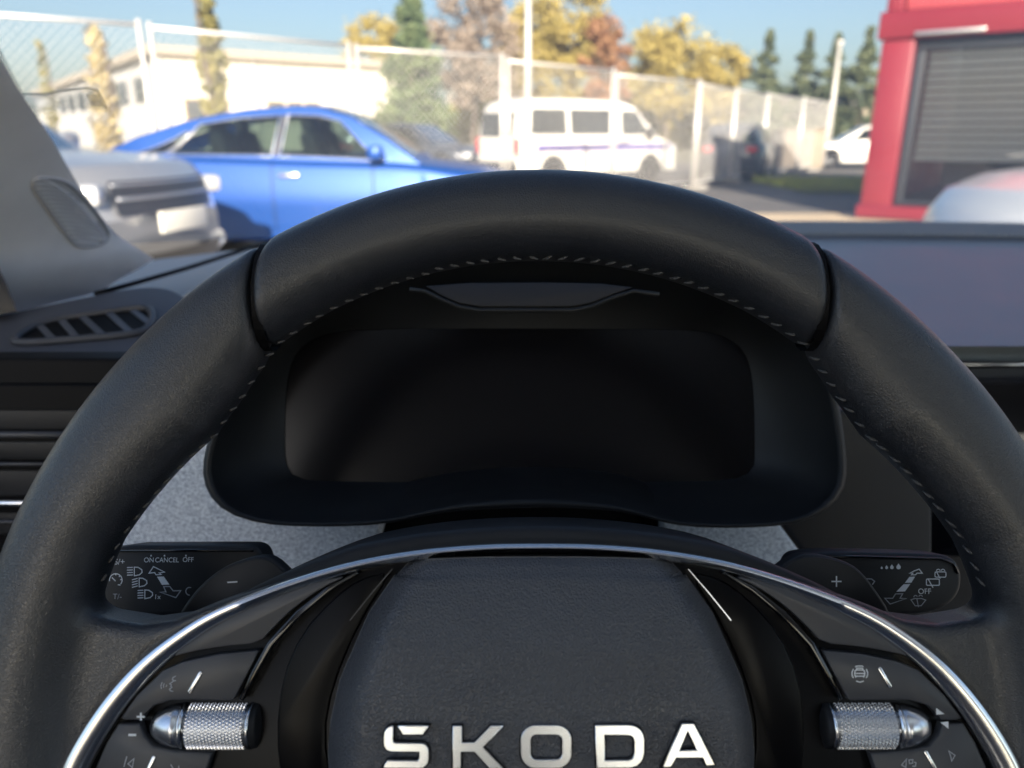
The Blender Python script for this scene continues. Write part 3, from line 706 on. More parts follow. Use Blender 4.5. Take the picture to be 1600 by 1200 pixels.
# ================================================================== THE CAR AROUND THE CAMERA
E0 = EYE
def W3(x, y, z): return Vector((x, y, z))+E0          # coordinates relative to the eye
cabin = thing('car_cabin', 'cabin of the car with windscreen, grey pillar trim and blue bonnet', 'car', (.36, .3, 0))
# windscreen: bowed glass
def ws_pt(X, s):
    yb = 1.09-.30*(X-.36)**2; zb = -.122
    return W3(X, yb-.88*s-.03*math.sin(math.pi*s), zb+.42*s)
V = [ws_pt(-.46+1.64*j/24, i/14) for i in range(15) for j in range(25)]
mk('windscreen', V, grid_faces(15, 25), MT['windscreen'], cabin, smooth=True)
# dotted edge of the windscreen beside the pillar
def ws_hit(px, py):
    d = ray(px, py); lo, hi = .3, 1.4
    for _ in range(40):
        m_ = (lo+hi)/2; p = d*m_; s = (p.z+.122)/.42
        y = 1.09-.30*(p.x-.36)**2-.88*s-.03*math.sin(math.pi*max(0, min(1, s)))
        if p.y < y: lo = m_
        else: hi = m_
    return EYE+d*(lo-.003)
V = []; F = []
edge = [(-30, 40), (0, 90), (36, 152)]
for k in range(46):
    f = k/45*(len(edge)-1.001); i = int(f); u = f-i
    x = edge[i][0]+(edge[i+1][0]-edge[i][0])*u; y = edge[i][1]+(edge[i+1][1]-edge[i][1])*u
    a, b, c_, d_ = ws_hit(x-6, y+4), ws_hit(x-5.4, y+5.4), ws_hit(x+10-6*k/45, y-.6), ws_hit(x+10-6*k/45, y-2)
    n = len(V); V += [a, b, c_, d_]; F.append((n, n+1, n+2, n+3))
mk('dotted_edge', V, F, MT['dark'], cabin, kind='stuff')
# pillar trim loft: rows of (px, py, depth) across, from the glass edge to the door side
rows = []
RE = [(-70, -20, .44), (0, 90, .49), (30, 142, .52), (80, 216, .58), (130, 300, .655), (180, 363, .735), (215, 388, .775), (240, 404, .81)]
LT, LBm = W3(-.455, .10, .295), W3(-.485, .60, -.19)
rows.append([W3(-.375, .17, .292).lerp(LT, f) for f in (0, .04, .12, .3, .5, .7, .85, 1)])
rows.append([W3(-.372, .27, .205).lerp(LT.lerp(LBm, .12), f)+Vector((.7, -.6, .1))*.02*math.sin(math.pi*f) for f in (0, .04, .12, .3, .5, .7, .85, 1)])
for i, (x, y, d) in enumerate(RE):
    k = (i+1)/len(RE)
    if i == len(RE)-1: pts = [at(*q) for q in [(240, 404, .81), (232, 410, .80), (215, 421, .785), (185, 437, .77), (155, 455, .755), (100, 470, .73), (30, 487, .69), (-40, 500, .65)]]
    else:
        R_, L_ = at(x, y, d), LT.lerp(LBm, .12+.88*k)
        pts = [R_.lerp(L_, f)+Vector((.75, -.6, .15))*.028*math.sin(math.pi*min(1, f*1.0))**.8 for f in (0, .04, .12, .3, .5, .7, .85, 1)]
    rows.append(pts)
# resample along the pillar for a smooth surface
cols = list(zip(*rows)); n_ = 52; cols = [smoothcurve(c_, n_) for c_ in cols]
cols2 = list(zip(*[smoothcurve([c_[i] for c_ in cols], 25) for i in range(n_)]))
V = [cols2[j][i] for i in range(n_) for j in range(25)]
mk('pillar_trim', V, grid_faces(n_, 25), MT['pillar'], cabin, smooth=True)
pil = bpy.data.objects[cabin.children[-1].name] if False else [o for o in bpy.data.objects if o.name.startswith('pillar_trim')][0]
# speaker grille in the pillar trim
from mathutils.bvhtree import BVHTree
bv = BVHTree.FromPolygons([tuple(v) for v in V], grid_faces(n_, 25))
def pil_hit(px, py, off=.002):
    d = ray(px, py).normalized(); h = bv.ray_cast(EYE, d)
    return (h[0]-d*off) if h[0] is not None else at(px, py, .66)
ol = [(50, 290), (54, 280), (66, 277), (98, 281), (116, 293), (140, 318), (163, 350), (171, 366), (167, 377), (148, 384), (128, 386), (116, 382), (100, 362), (72, 322)]
olp = [Vector((x, y, 0)) for x, y in ol]; olp = chaikin(olp, 2)
gm = mcol('grille_frame', (.6, .6, .61), .7)
tube('grille_rim', [pil_hit(p.x, p.y, .001) for p in olp], .0016, gm, pil, True, 8, local=False)
def inside_x(y):
    xs = []
    for i in range(len(olp)):
        a, b = olp[i], olp[(i+1) % len(olp)]
        if (a.y-y)*(b.y-y) < 0: xs.append(a.x+(b.x-a.x)*(y-a.y)/(b.y-a.y))
    return (min(xs), max(xs)) if len(xs) >= 2 else None
gv = [pil_hit(p.x, p.y, .0008) for p in olp]; gc = pil_hit(108, 330, .0008)
mk('grille_cloth', gv+[gc], [(i, (i+1) % len(gv), len(gv)) for i in range(len(gv))], mcol('grille_back', (.62, .62, .62), .8), pil)
for k in range(15):
    y = 282.5+k*6.9; r_ = inside_x(min(y, 384))
    if not r_: continue
    pts = []
    for j in range(9):
        f = j/8; x = r_[0]+3+(r_[1]-6-r_[0])*f; yy_ = y-2+(16*f**2.2 if k < 13 else 4*f)
        rr_ = inside_x(min(max(yy_, 279), 384.5))
        if rr_: x = max(rr_[0]+2, min(rr_[1]-3, x))
        pts.append(pil_hit(x, min(yy_, 384), .0026))
    tube('grille_slat', pts, .00105, MT['grille'], pil, seg=6, local=False)
prism('mirror_sail', [at(x, y, .56) for x, y in ((-140, 380), (-4, 424), (10, 448), (27, 488), (-140, 520))], Vector((-.02, .03, 0)), MT['black'], cabin, .003, local=False)
# roof, doors, floor, rear: they shade the cabin
roof_c = [(-.43, .06), (-.05, .15), (.36, .18), (.78, .15), (1.12, .08), (1.15, -1.7), (-.46, -1.7)]
hole = [(-.26, -.04), (-.02, .0), (.36, .02), (.76, .0), (.96, -.04), (.97, -.36), (-.27, -.36)]      # added glass roof opening, put in to light the cabin from above
V = [W3(x, y, .30) for x, y in roof_c]+[W3(x, y, .30) for x, y in hole]; V += [v+Vector((0, 0, .04)) for v in V]
F = []
for i in range(7):
    j = (i+1) % 7; F += [(i, j, 7+j, 7+i), (14+i, 21+i, 21+j, 14+j), (i, 14+i, 14+j, j), (7+i, 7+j, 21+j, 21+i)]
mk('headliner', V, F, MT['liner'], cabin)
mk('added_roof_diffuser', [W3(x, y, .312) for x, y in hole], [tuple(range(7))], MT['blind'], cabin)
mk('added_roof_glass', [W3(x, y, .335) for x, y in hole], [tuple(range(7))], MT['sideglass'], cabin)
def panel(name, pts, th, m, bev=.01):
    pts = [W3(*p) for p in pts]; n = (pts[1]-pts[0]).cross(pts[2]-pts[0]).normalized()
    return prism(name, pts, n*th, m, cabin, bev, local=False)
for s, X0, X1 in ((-1, -.55, -.44), (1, 1.27, 1.14)):
    yf = .55 if s < 0 else -.36          # front passenger door left out to let side light in
    panel('door_panel', [(X0, yf, -.16), (X0, -1.4, -.13), (X0, -1.4, -.95), (X0, yf, -.95)], .03*s, MT['seat'])
    panel('door_pillar', [(X0, -.28, -.15), (X1, -.26, .30), (X1, -.36, .30), (X0, -.44, -.15)], .02*s, MT['liner'])
    panel('rear_quarter', [(X0, -1.25, -.15), (X1, -1.15, .30), (X1, -1.7, .30), (X0, -1.7, -.15)], .02*s, MT['liner'])
    if s > 0: mk('side_window', [W3(X0, -.44, -.15), W3(X0, -1.25, -.14), W3(X1, -1.15, .30), W3(X1, -.36, .30)], [(0, 1, 2, 3)], MT['sideglass'], cabin)
mk('rear_window', [W3(-.50, -1.75, -.10), W3(1.22, -1.75, -.10), W3(1.12, -1.7, .30), W3(-.40, -1.7, .30)], [(0, 1, 2, 3)], MT['privacy'], cabin)
panel('rear_bulkhead', [(-.55, -1.7, -.12), (1.27, -1.7, -.12), (1.27, -1.7, -.95), (-.55, -1.7, -.95)], .03, MT['liner'])
panel('floor', [(-.55, .8, -.95), (1.27, .8, -.95), (1.27, -1.7, -.95), (-.55, -1.7, -.95)], .03, MT['seat'])
panel('firewall', [(-.55, 1.02, -.16), (1.27, 1.02, -.16), (1.27, .8, -.95), (-.55, .8, -.95)], .03, MT['dark'])
for X in (.0, .74):
    box('seat_back', W3(X, -.86, -.42)-Vector((.36, .3, 0)), (.5, .14, .66), MT['seat'], cabin, Matrix.Rotation(R(-20), 3, 'X'), .05)
    box('head_rest', W3(X, -1.0, .0)-Vector((.36, .3, 0)), (.28, .1, .18), MT['seat'], cabin, Matrix.Rotation(R(-10), 3, 'X'), .04)
    box('seat_cushion', W3(X, -.50, -.74)-Vector((.36, .3, 0)), (.5, .52, .16), MT['seat'], cabin, bevel=.05)
# bonnet
V = []
for i in range(16):
    Y = 1.16+1.0*i/15
    for j in range(21):
        X = -.50+1.72*j/20; q = (X-.36)/.86
        V.append(W3(X, Y-.16*q*q, -.205-.05*(Y-1.16)-.10*max(0, Y-1.7)**2-.045*q**4+.006*math.cos(q*9)))
mk('bonnet', V, grid_faces(16, 21), blue, cabin, smooth=True)

# ------------------------------------------------------------------ dashboard
dash = thing('dashboard', 'dark grey dashboard with fabric trim and air vents behind the wheel', 'dashboard', W3(.36, .8, -.3))
V = []; NX = 50; ND = 24
for i in range(ND):
    for j in range(NX):
        X = -.305+1.5*j/(NX-1); yb = 1.075-.30*(X-.36)**2
        f = i/(ND-1); Y = .52+(yb-.52)*f
        zz = -.142+.024*f-.012*max(0, (f-.93)/.07)**2
        if j == 0: zz -= .03
        if j == 1: X -= .022; zz -= .006
        V.append(W3(X, Y, zz))
mk('top_panel', V, grid_faces(ND, NX), MT['dash3'], dash, smooth=True)
# corner trim between dash top and pillar foot
cpts = [(-.50, .50, -.215), (-.312, .50, -.175), (-.312, 1.0, -.150), (-.36, 1.06, -.150), (-.52, .98, -.16)]
prism('corner_trim', [W3(*p) for p in cpts], (0, 0, -.02), mcol('corner_gloss', (.12, .125, .15), .55), dash, .004, local=False)
# defroster ribs near the glass
V = []; F = []
for k in range(120):
    X = .27+k*.0072
    yb = 1.055-.30*(X-.36)**2
    a, b = W3(X, yb-.105, -.1185), W3(X, yb-.005, -.1145); e = Vector((.0016, 0, 0)); u = Vector((0, 0, .003))
    n = len(V); V += [a-e, a+e, b+e, b-e, a-e*.6+u, a+e*.6+u, b+e*.6+u, b-e*.6+u]
    F += [(n+4, n+5, n+6, n+7), (n, n+1, n+5, n+4), (n+1, n+2, n+6, n+5), (n+2, n+3, n+7, n+6), (n+3, n, n+4, n+7)]
mk('defroster_ribs', V, F, mcol('rib_grey', (.34, .35, .36), .55), dash, kind='stuff')
# padded panel on the passenger side
A_, B_ = at(1450, 563, .62), at(1450, 393, .86); Nn = Vector((1, 0, 0)).cross(B_-A_).normalized()
pp = chaikin([onplane(x, y, A_, Nn) for x, y in ((1300, 470), (1318, 425), (1345, 400), (1420, 393), (1900, 392), (2400, 392), (2700, 563), (2000, 563), (1500, 563), (1240, 563), (1260, 520))], 2)
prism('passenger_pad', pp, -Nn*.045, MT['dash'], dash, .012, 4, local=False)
tube('chrome_strip', [at(1380, 569.5, .604), at(1600, 569.5, .604), at(2300, 569.5, .604)], .0022, MT['chrome'], dash, local=False)
# driver side pad with the side window vent
A_, B_ = at(90, 575, .50), at(150, 456, .62); Nl = Vector((1, 0, 0)).cross(B_-A_).normalized()
L3 = lambda x, y, o=0.: onplane(x, y, A_+Nl*o, Nl)
pp = chaikin([L3(x, y) for x, y in ((-420, 570), (-60, 500), (30, 483), (150, 457), (220, 445), (262, 446), (288, 457), (330, 490), (430, 560), (440, 600), (185, 572), (60, 584), (0, 590), (-420, 640))], 2)
prism('driver_pad', pp, -Nl*.05, MT['dash_shaded'], dash, .010, 4, local=False)
vt = chaikin([Vector((x, y, 0)) for x, y in ((17, 533), (40, 515), (72, 501), (150, 489), (216, 480), (234, 482), (240, 494), (234, 512), (214, 522), (120, 530), (45, 536))], 2)
vb = prism('side_vent', [L3(p.x, p.y, .0012) for p in vt], -Nl*.002, MT['dark'], dash, 0, local=False)
tube('vent_frame', [L3(p.x, p.y, .002) for p in vt], .0028, mcol('vent_grey', (.06, .063, .075), .5), vb, True, 8, local=False)
for a, b in (((62, 508), (84, 531)), ((96, 500), (122, 530)), ((128, 494), (164, 526)), ((170, 488), (206, 521)), ((206, 483), (232, 503))):
    p, q = L3(a[0], a[1], .0022), L3(b[0], b[1], .0022); e = (q-p).normalized().cross(Nl)*.0024
    prism('vent_vane', [p-e, p+e, q+e, q-e], Vector((0, .004, -.01)), mcol('vane_grey', (.075, .08, .095), .45), vb, 0, local=False)
tube('dash_seal', [at(150, 459, .63), at(205, 444, .67), at(289, 420, .745), (at(370, 394, .85)), at(445, 369, .97)], .0022, MT['dark'], dash, local=False)
# black fascia under the pad with the main air vent
def face_plate(name, px_pts, d, th, m, par=dash, bev=.003, tilt=0., it=0):
    P0_ = at(800, 700, d); Nf = Vector((0, -math.cos(tilt), math.sin(tilt)))
    pts = [onplane(x, y, P0_, Nf) for x, y in px_pts]
    if it: pts = chaikin(pts, it)
    return prism(name, pts, -Nf*th, m, par, bev, 3, local=False)
face_plate('fascia', [(-480, 560), (420, 560), (420, 700), (420, 1500), (-480, 1500)], .475, .03, MT['dark'], tilt=R(8))
vh = face_plate('air_vent', [(-470, 600), (200, 600), (170, 680), (110, 880), (-470, 880)], .47, .004, MT['dark'], tilt=R(8))
for y, r_, m_, nm in ((679, .0022, MT['satin'], 'vent_slat'), (725, .0011, MT['satin'], 'vent_slat'), (815, .0012, MT['satin'], 'vent_slat'), (786, .0022, MT['chrome'], 'chrome_strip')):
    tube(nm, [onplane(x, y, at(800, 700, .466), Vector((0, -math.cos(R(8)), math.sin(R(8))))) for x in (-460, 0, 170)], r_, m_, vh, seg=8, local=False)
for y0, y1 in ((640, 672), (690, 718), (735, 775), (800, 835)):
    P0_ = at(800, 700, .468); Nf = Vector((0, -math.cos(R(8)), math.sin(R(8))))
    pts = [onplane(x, y, P0_, Nf) for x, y in ((-460, y0), (150, y0), (130, y1), (-460, y1))]
    prism('vent_blade', pts, Vector((0, .03, -.012)), MT['black'], vh, .001, local=False)
# heather fabric trim either side of the column
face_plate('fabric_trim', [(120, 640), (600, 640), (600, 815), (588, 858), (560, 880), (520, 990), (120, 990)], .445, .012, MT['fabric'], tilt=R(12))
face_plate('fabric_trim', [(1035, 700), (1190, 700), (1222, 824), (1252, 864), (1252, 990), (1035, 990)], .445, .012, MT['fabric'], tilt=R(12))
# plain panels towards the passenger side
face_plate('lower_panel', [(1190, 640), (1458, 640), (1458, 1500), (1256, 1500), (1256, 862), (1226, 822)], .452, .2, MT['black'], tilt=R(12))
face_plate('lower_panel', [(1390, 640), (2700, 640), (2700, 1500), (1390, 1500)], .64, .03, MT['black'], tilt=R(12))
face_plate('upper_fascia', [(1180, 560), (2400, 560), (2400, 676), (1180, 676)], .66, .02, MT['dark'], tilt=R(5))
tube('trim_line', [at(1290, 672, .452), at(1480, 673, .452)], .0011, MT['satin'], dash, local=False)
face_plate('column_gap', [(560, 760), (1080, 760), (1080, 960), (560, 960)], .462, .01, MT['dark'], tilt=R(12))
# touchscreen
ts = thing('touchscreen', 'black glossy touchscreen at the right edge, half hidden by the wheel', 'screen', at(1700, 700, .60))
P0_ = at(1700, 700, .585); Nf = Vector((-.20, -.95, .22)).normalized()
pts = chaikin([onplane(x, y, P0_, Nf) for x, y in ((1440, 576), (1445, 572), (1600, 572), (2150, 572), (2180, 580), (2180, 860), (2150, 870), (1600, 870), (1450, 870), (1440, 860))], 1)
prism('glass', pts, -Nf*.012, MT['screen2'] if 'screen2' in MT else mcol('touch_glass', (.003, .003, .004), .05), ts, .0015, local=False)
prism('housing', [p-Nf*.0125 for p in pts], -Nf*.01, MT['black'], ts, 0, local=False)
# ------------------------------------------------------------------ instrument cluster
ic = thing('instrument_cluster', 'dark switched off instrument display in a black hooded bezel', 'instrument cluster', at(812, 820, .38))
cxp, cyp = 815, 640
def ring(pts, n=160):
    pts = [a.lerp(b, k/12) for a, b in zip(pts, pts[1:]+pts[:1]) for k in range(12)]
    a = [(math.atan2(y-cyp, x-cxp), math.hypot(x-cxp, y-cyp)) for x, y in [(p.x, p.y) for p in pts]]
    a.sort(); th = [q[0] for q in a]; rr = [q[1] for q in a]
    th = [th[-1]-2*math.pi]+th+[th[0]+2*math.pi]; rr = [rr[-1]]+rr+[rr[0]]
    return [(t_, interp(t_, th, rr)) for t_ in np.linspace(-math.pi, math.pi, n, endpoint=False)]
outer = chaikin([Vector((x, y, 0)) for x, y in ((1324, 745), (1322, 700), (1311, 625), (1288, 555), (1245, 505), (1180, 465), (1095, 428), (990, 403), (850, 390), (710, 398), (610, 418), (510, 462), (425, 522), (368, 590), (335, 655), (318, 712), (316, 745), (326, 775), (355, 803), (410, 820), (500, 824), (600, 820), (660, 806), (720, 797), (850, 792), (960, 797), (1010, 808), (1060, 823), (1150, 826), (1245, 820), (1290, 800), (1316, 772))], 2)
inner = chaikin([Vector((x, y, 0)) for x, y in ((1180, 720), (1178, 600), (1165, 545), (1120, 518), (1040, 514), (815, 513), (590, 514), (510, 518), (462, 545), (446, 600), (444, 700), (447, 730), (462, 748), (500, 753), (815, 754), (1120, 753), (1160, 747), (1177, 732))], 2)
ro, ri = ring(outer), ring(inner)
def rpt(t_, r_, d): return at(cxp+r_*math.cos(t_), cyp+r_*math.sin(t_), d)
V = []; nR = 160
def dlip(t_): return .372-.006*math.sin(t_)
SP0 = at(815, 513, .418); SPN = Vector((1, 0, 0)).cross(at(815, 754, .412)-SP0).normalized()
def on_scr(t_, r_): return onplane(cxp+r_*math.cos(t_), cyp+r_*math.sin(t_), SP0, SPN)
rings = []
rings.append([rpt(t_, r_, dlip(t_))+Vector((0, .13, .0)) for t_, r_ in ro])
rings.append([rpt(t_, r_, dlip(t_)+.004) for t_, r_ in ro])
rings.append([rpt(t_, r_-3, dlip(t_)) for t_, r_ in ro])
rings.append([rpt(t_, r_-9, dlip(t_)-.0005) for t_, r_ in ro])
rings.append([rpt(t_, r_-15, dlip(t_)+.004) for t_, r_ in ro])
for f in (.2, .45, .7, .9, 1.0):
    rings.append([(rpt(t_, r0-17, dlip(t_)+.006)*(1-f)+on_scr(t_, r1)*f)+Vector((0, .006*math.sin(math.pi*f), 0)) for (t_, r0), (_, r1) in zip(ro, ri)])
V = [p for r_ in rings for p in r_]
mk('bezel', V, grid_faces(len(rings), nR, wrap=True), MT['cluster'], ic, smooth=True)
sv = [on_scr(t_, r_+2)+Vector((0, .0008, 0)) for t_, r_ in ri]; c0 = sum(sv, Vector())/nR
mk('screen', sv+[c0], [(i, (i+1) % nR, nR) for i in range(nR)], MT['screen'], ic)
lg = [(664, 447), (690, 462), (718, 474), (750, 479), (895, 479), (925, 473), (955, 461), (990, 449), (940, 443), (850, 441), (730, 442)]
prism('brow_ledge', [at(x, y, .369-.00012*(y-460)) for x, y in lg], Vector((0, .02, -.004)), mcol('brow_grey', (.028, .027, .03), .6), ic, .001, local=False)
tube('brow_edge', [at(x, y, .366) for x, y in ((640, 452), (664, 455), (690, 468), (718, 480), (750, 485), (895, 485), (925, 479), (955, 466), (990, 455), (1030, 460))], .0010, MT['cluster'], ic, local=False, seg=8)
# ================================================================== STEERING WHEEL (local x right, y up in the wheel plane, z towards the driver)
AL = R(24); WC = EYE+Vector((.0092, .203, -.1814))
NV = Vector((0, -math.cos(AL), math.sin(AL))); VV = Vector((0, math.sin(AL), math.cos(AL)))
WROT = Matrix(((1, 0, NV.x), (0, VV.y, NV.y), (0, VV.z, NV.z)))
def uv(px, py, n=0.):
    p = onplane(px, py, WC+NV*n, NV)-WC; return Vector((p.x, p.dot(VV), n))
def UV(pts, n): return [uv(x, y, n) for x, y in pts]
wheel = thing('steering_wheel', 'black leather steering wheel with chrome arc and silver lettering', 'steering wheel', WC, WROT)

def surface_net(f, lo, hi, h):
    ax = [np.arange(a, b+h, h) for a, b in zip(lo, hi)]
    X, Y, Z = np.meshgrid(*ax, indexing='ij'); D = f(X, Y, Z); S = D < 0
    sh = D.shape; c = np.zeros(tuple(s-1 for s in sh), int)
    for dx in (0, 1):
        for dy in (0, 1):
            for dz in (0, 1): c += S[dx:sh[0]-1+dx, dy:sh[1]-1+dy, dz:sh[2]-1+dz]
    act = (c > 0) & (c < 8); idx = -np.ones(act.shape, int); idx[act] = np.arange(act.sum())
    I = np.argwhere(act); P = np.array(lo)+(I+.5)*h
    for _ in range(5):                       # pull the vertices onto the surface
        e = h*.25; d = f(*P.T)
        g = np.stack([(f(P[:, 0]+e*(k == 0), P[:, 1]+e*(k == 1), P[:, 2]+e*(k == 2))-f(P[:, 0]-e*(k == 0), P[:, 1]-e*(k == 1), P[:, 2]-e*(k == 2)))/(2*e) for k in range(3)], 1)
        st = (d/np.maximum((g**2).sum(1), .2))[:, None]*g; ln = np.linalg.norm(st, axis=1)[:, None]
        P = P-st*np.minimum(1, h*.6/np.maximum(ln, 1e-9))
    F = []
    for k in range(3):
        a, b = [(1, 2), (2, 0), (0, 1)][k]
        s0 = [slice(None)]*3; s1 = [slice(None)]*3; s0[k] = slice(0, -1); s1[k] = slice(1, None)
        E = np.argwhere(S[tuple(s0)] != S[tuple(s1)]); fl = S[tuple(s0)][tuple(E.T)]
        ok = (E[:, a] > 0) & (E[:, b] > 0) & (E[:, a] < sh[a]-1) & (E[:, b] < sh[b]-1) & (E[:, k] < sh[k]-1); E = E[ok]; fl = fl[ok]
        ea = np.zeros(3, int); ea[a] = 1; eb = np.zeros(3, int); eb[b] = 1
        q = np.stack([idx[tuple((E-ea-eb).T)], idx[tuple((E-eb).T)], idx[tuple(E.T)], idx[tuple((E-ea).T)]], 1)
        q[~fl] = q[~fl][:, ::-1]; q = q[(q >= 0).all(1)]; F.append(q)
    return P, np.concatenate(F)
def smin(a, b, k):
    h_ = np.clip(.5+.5*(b-a)/k, 0, 1); return b+(a-b)*h_-k*h_*(1-h_)
def smax(a, b, k): return -smin(-a, -b, k)
RO = .1840
def rim_sdf(u, v, n, flat=1.0):
    r = np.hypot(u, v); th = np.degrees(np.arctan2(v, np.abs(u)))         # 90 = top
    ri = np.interp(th, [-90, -40, -10, 5, 15, 22, 30, 40, 46, 51, 54, 62, 90], [.153, .153, .152, .152, .1520, .1518, .1482, .1440, .1465, .1505, .1532, .1540, .1538])
    a = (RO-ri)/2; Rm = (RO+ri)/2; b = .0165
    q = np.abs((r-Rm)/a)**2.25+np.abs((n+.001)/b)**2.25
    return (q**(1/2.25)-1)*np.minimum(a, b)
def poly_sdf(u, v, P):
    d = np.full(u.shape, 1e9); s = np.ones(u.shape); N = len(P)
    for i in range(N):
        ax_, ay = P[i]; bx, by = P[(i+1) % N]; ex, ey = bx-ax_, by-ay; wx, wy = u-ax_, v-ay
        t_ = np.clip((wx*ex+wy*ey)/(ex*ex+ey*ey), 0, 1)
        d = np.minimum(d, (wx-ex*t_)**2+(wy-ey*t_)**2)
        c1 = v >= ay; c2 = v < by; c3 = ex*wy > ey*wx
        s = np.where((c1 & c2 & c3) | (~c1 & ~c2 & ~c3), -s, s)
    return s*np.sqrt(d)
ARM = [(-.056, .0522), (-.0730, .0482), (-.0875, .0438), (-.1084, .0368), (-.1188, .0325), (-.130, .0310), (-.150, .034), (-.176, .026), (-.178, -.07), (-.152, -.07), (-.1525, -.04), (-.151, -.02), (-.1444, -.003), (-.136, .0098), (-.1263, .0207), (-.1143, .0297), (-.102, .0362), (-.0818, .0438), (-.0612, .0498)]
CUT = .0926
def grip_sdf(u, v, n):
    d1 = rim_sdf(u, v, n)
    d2 = poly_sdf(u, v, ARM); nc, hn, rr = -.006, .0105, .004
    dn = np.abs(n-nc)-hn
    A2, B2 = d2+rr, dn+rr
    slab = np.hypot(np.maximum(A2, 0), np.maximum(B2, 0))+np.minimum(np.maximum(A2, B2), 0)-rr
    d = smin(d1, slab, .008)
    cutd = np.where(v > .08, u+CUT+.0007+.0022*np.cos((v-.141)/.02*1.5), -1)
    d = smax(d, cutd, .0035)
    return smax(d, -(v+.0605), .002)
def top_sdf(u, v, n):
    return smax(rim_sdf(u, v, n), np.abs(u)-(CUT-.0007+.0022*np.cos((v-.141)/.02*1.5)), .0045)
def net_obj(name, f, lo, hi, h, m, mirror=False):
    P, F = surface_net(f, lo, hi, h)
    out = []
    for s in ((1, -1) if mirror else (1,)):
        Q = P*np.array([s, 1, 1]); G = F if s > 0 else F[:, ::-1]
        me = bpy.data.meshes.new(name); me.from_pydata(Q.tolist(), [], G.tolist()); me.update()
        out.append(link(name, me, m, wheel, True))
    return out
net_obj('rim_crown', top_sdf, (-.098, .108, -.021), (.098, .190, .020), .0013, MT['rim'])
net_obj('rim_grip', grip_sdf, (-.190, -.066, -.024), (-.050, .172, .021), .0013, MT['rim'], True)
net_obj('rim_base', lambda u, v, n: smax(rim_sdf(u, v, n), v+.062, .002), (-.190, -.190, -.024), (.190, -.056, .021), .0028, MT['rim'])
# dark filler in the two seams
for s in (1, -1):
    V = []
    for j in range(24):
        a = 2*math.pi*j/24; V.append(Vector((s*CUT-.0016, .1403+.0188*math.cos(a), -.001+.0150*math.sin(a))))
    V += [v+Vector((.0032, 0, 0)) for v in V]
    mk('rim_seam', V, grid_faces(2, 24, wrap=True), MT['dark'], wheel, True)
# stitches along the inner edge
def stitch_mesh(path_fn, ts, ln, rad):
    V = []; F = []
    for t_ in ts:
        p, tg, nm = path_fn(t_)
        q = [p-tg*ln*.5+nm*.0004, p+nm*.0009, p+tg*ln*.5-nm*.0003]
        v, f = tube_vf(q, [rad*.5, rad, rad*.5], seg=5, base=len(V)); V += v; F += f
    return V, F
def inner_path(a):
    th = R(a); ri = np.interp(min(a, 180-a), [5, 15, 22, 30, 40, 46, 51, 54, 62, 90], [.152, .1520, .1518, .1482, .1440, .1465, .1505, .1532, .1540, .1538])
    r = ri+.0001; p = Vector((r*math.cos(th), r*math.sin(th), .0010 if a < 104 else -.0012))
    tg = Vector((-math.sin(th), math.cos(th), 0)); tg = (tg*.80-Vector((0, 0, .25))-Vector((math.cos(th), math.sin(th), 0))*.40*(1 if a < 90 else -1)).normalized()
    return p, tg, Vector((-math.cos(th)*.6, -math.sin(th)*.6, .8))
sa = [a+rng.normal(0, .12) for a in np.concatenate([np.arange(17, 101, 2.05), np.arange(101, 164, 2.05)])]
V, F = stitch_mesh(inner_path, sa, .0044, .00055)
mk('stitching', V, F, MT['thread'], wheel, True, True, kind='stuff')
# chrome arc
CH = [(0, .0562), (.0196, .0558), (.0404, .0540), (.0612, .0503), (.0818, .0443), (.102, .0366), (.1143, .0297), (.1263, .0205), (.136, .0098), (.1444, -.003), (.1495, -.0145), (.1520, -.030), (.1525, -.050)]
path = [Vector((-u, v, 0)) for u, v in CH[::-1]]+[Vector((u, v, 0)) for u, v in CH[1:]]
path = smoothcurve(path, 180)
V = []
for i, p in enumerate(path):
    tg = (path[min(i+1, 179)]-path[max(i-1, 0)]).normalized(); nm = Vector((-tg.y, tg.x, 0))
    au = abs(p.x); wd = interp(au, [0, .05, .08, .11, .13, .15], [.0026, .0029, .0036, .0048, .0058, .0064])
    zf = interp(au, [0, .08, .13, .153], [.0072, .0076, .0085, .0095]); base = p+nm*.0006
    for q, z in ((.00035, -.010), (.00035, -.0004), (0, .0), (-wd*.30, .0004), (-wd*.8, -.0010), (-wd, -.0022), (-wd, -.010)):
        V.append(base+nm*q+Vector((0, 0, zf+z)))
F = grid_faces(180, 7); F.append(tuple(range(7))); F.append(tuple(179*7+k for k in range(7))[::-1])
o = mk('chrome_arc', V, F, MT['chrome'], wheel, True); auto_smooth(o.data, 50)
# shell behind the arc and black floor inside it
arc = [Vector((p.x, p.y, 0)) for p in path[14:-14:3]]
lowpts = [Vector((.150, -.045, 0)), Vector((.11, -.062, 0)), Vector((.055, -.085, 0)), Vector((0, -.09, 0)), Vector((-.055, -.085, 0)), Vector((-.11, -.062, 0)), Vector((-.150, -.045, 0))]
sh = []
for p in arc:
    k = interp(abs(p.x), [0, .06, .09, .15], [.0062, .0056, .003, -.003]); dirn = Vector((p.x*.35, .06, 0)).normalized(); q = p+dirn*k; sh.append(Vector((q.x, q.y, .0005)))
prism('hub_shell', sh+[Vector((v.x, v.y, .0005)) for v in lowpts], (0, 0, -.045), MT['black'], wheel, .004, 3)
fl = [Vector((p.x*.985, p.y-.0016, .0022)) for p in arc]+[Vector((v.x*.98, v.y, .0022)) for v in lowpts]
prism('spoke_floor', fl, (0, 0, -.006), MT['wing'], wheel, .0005)
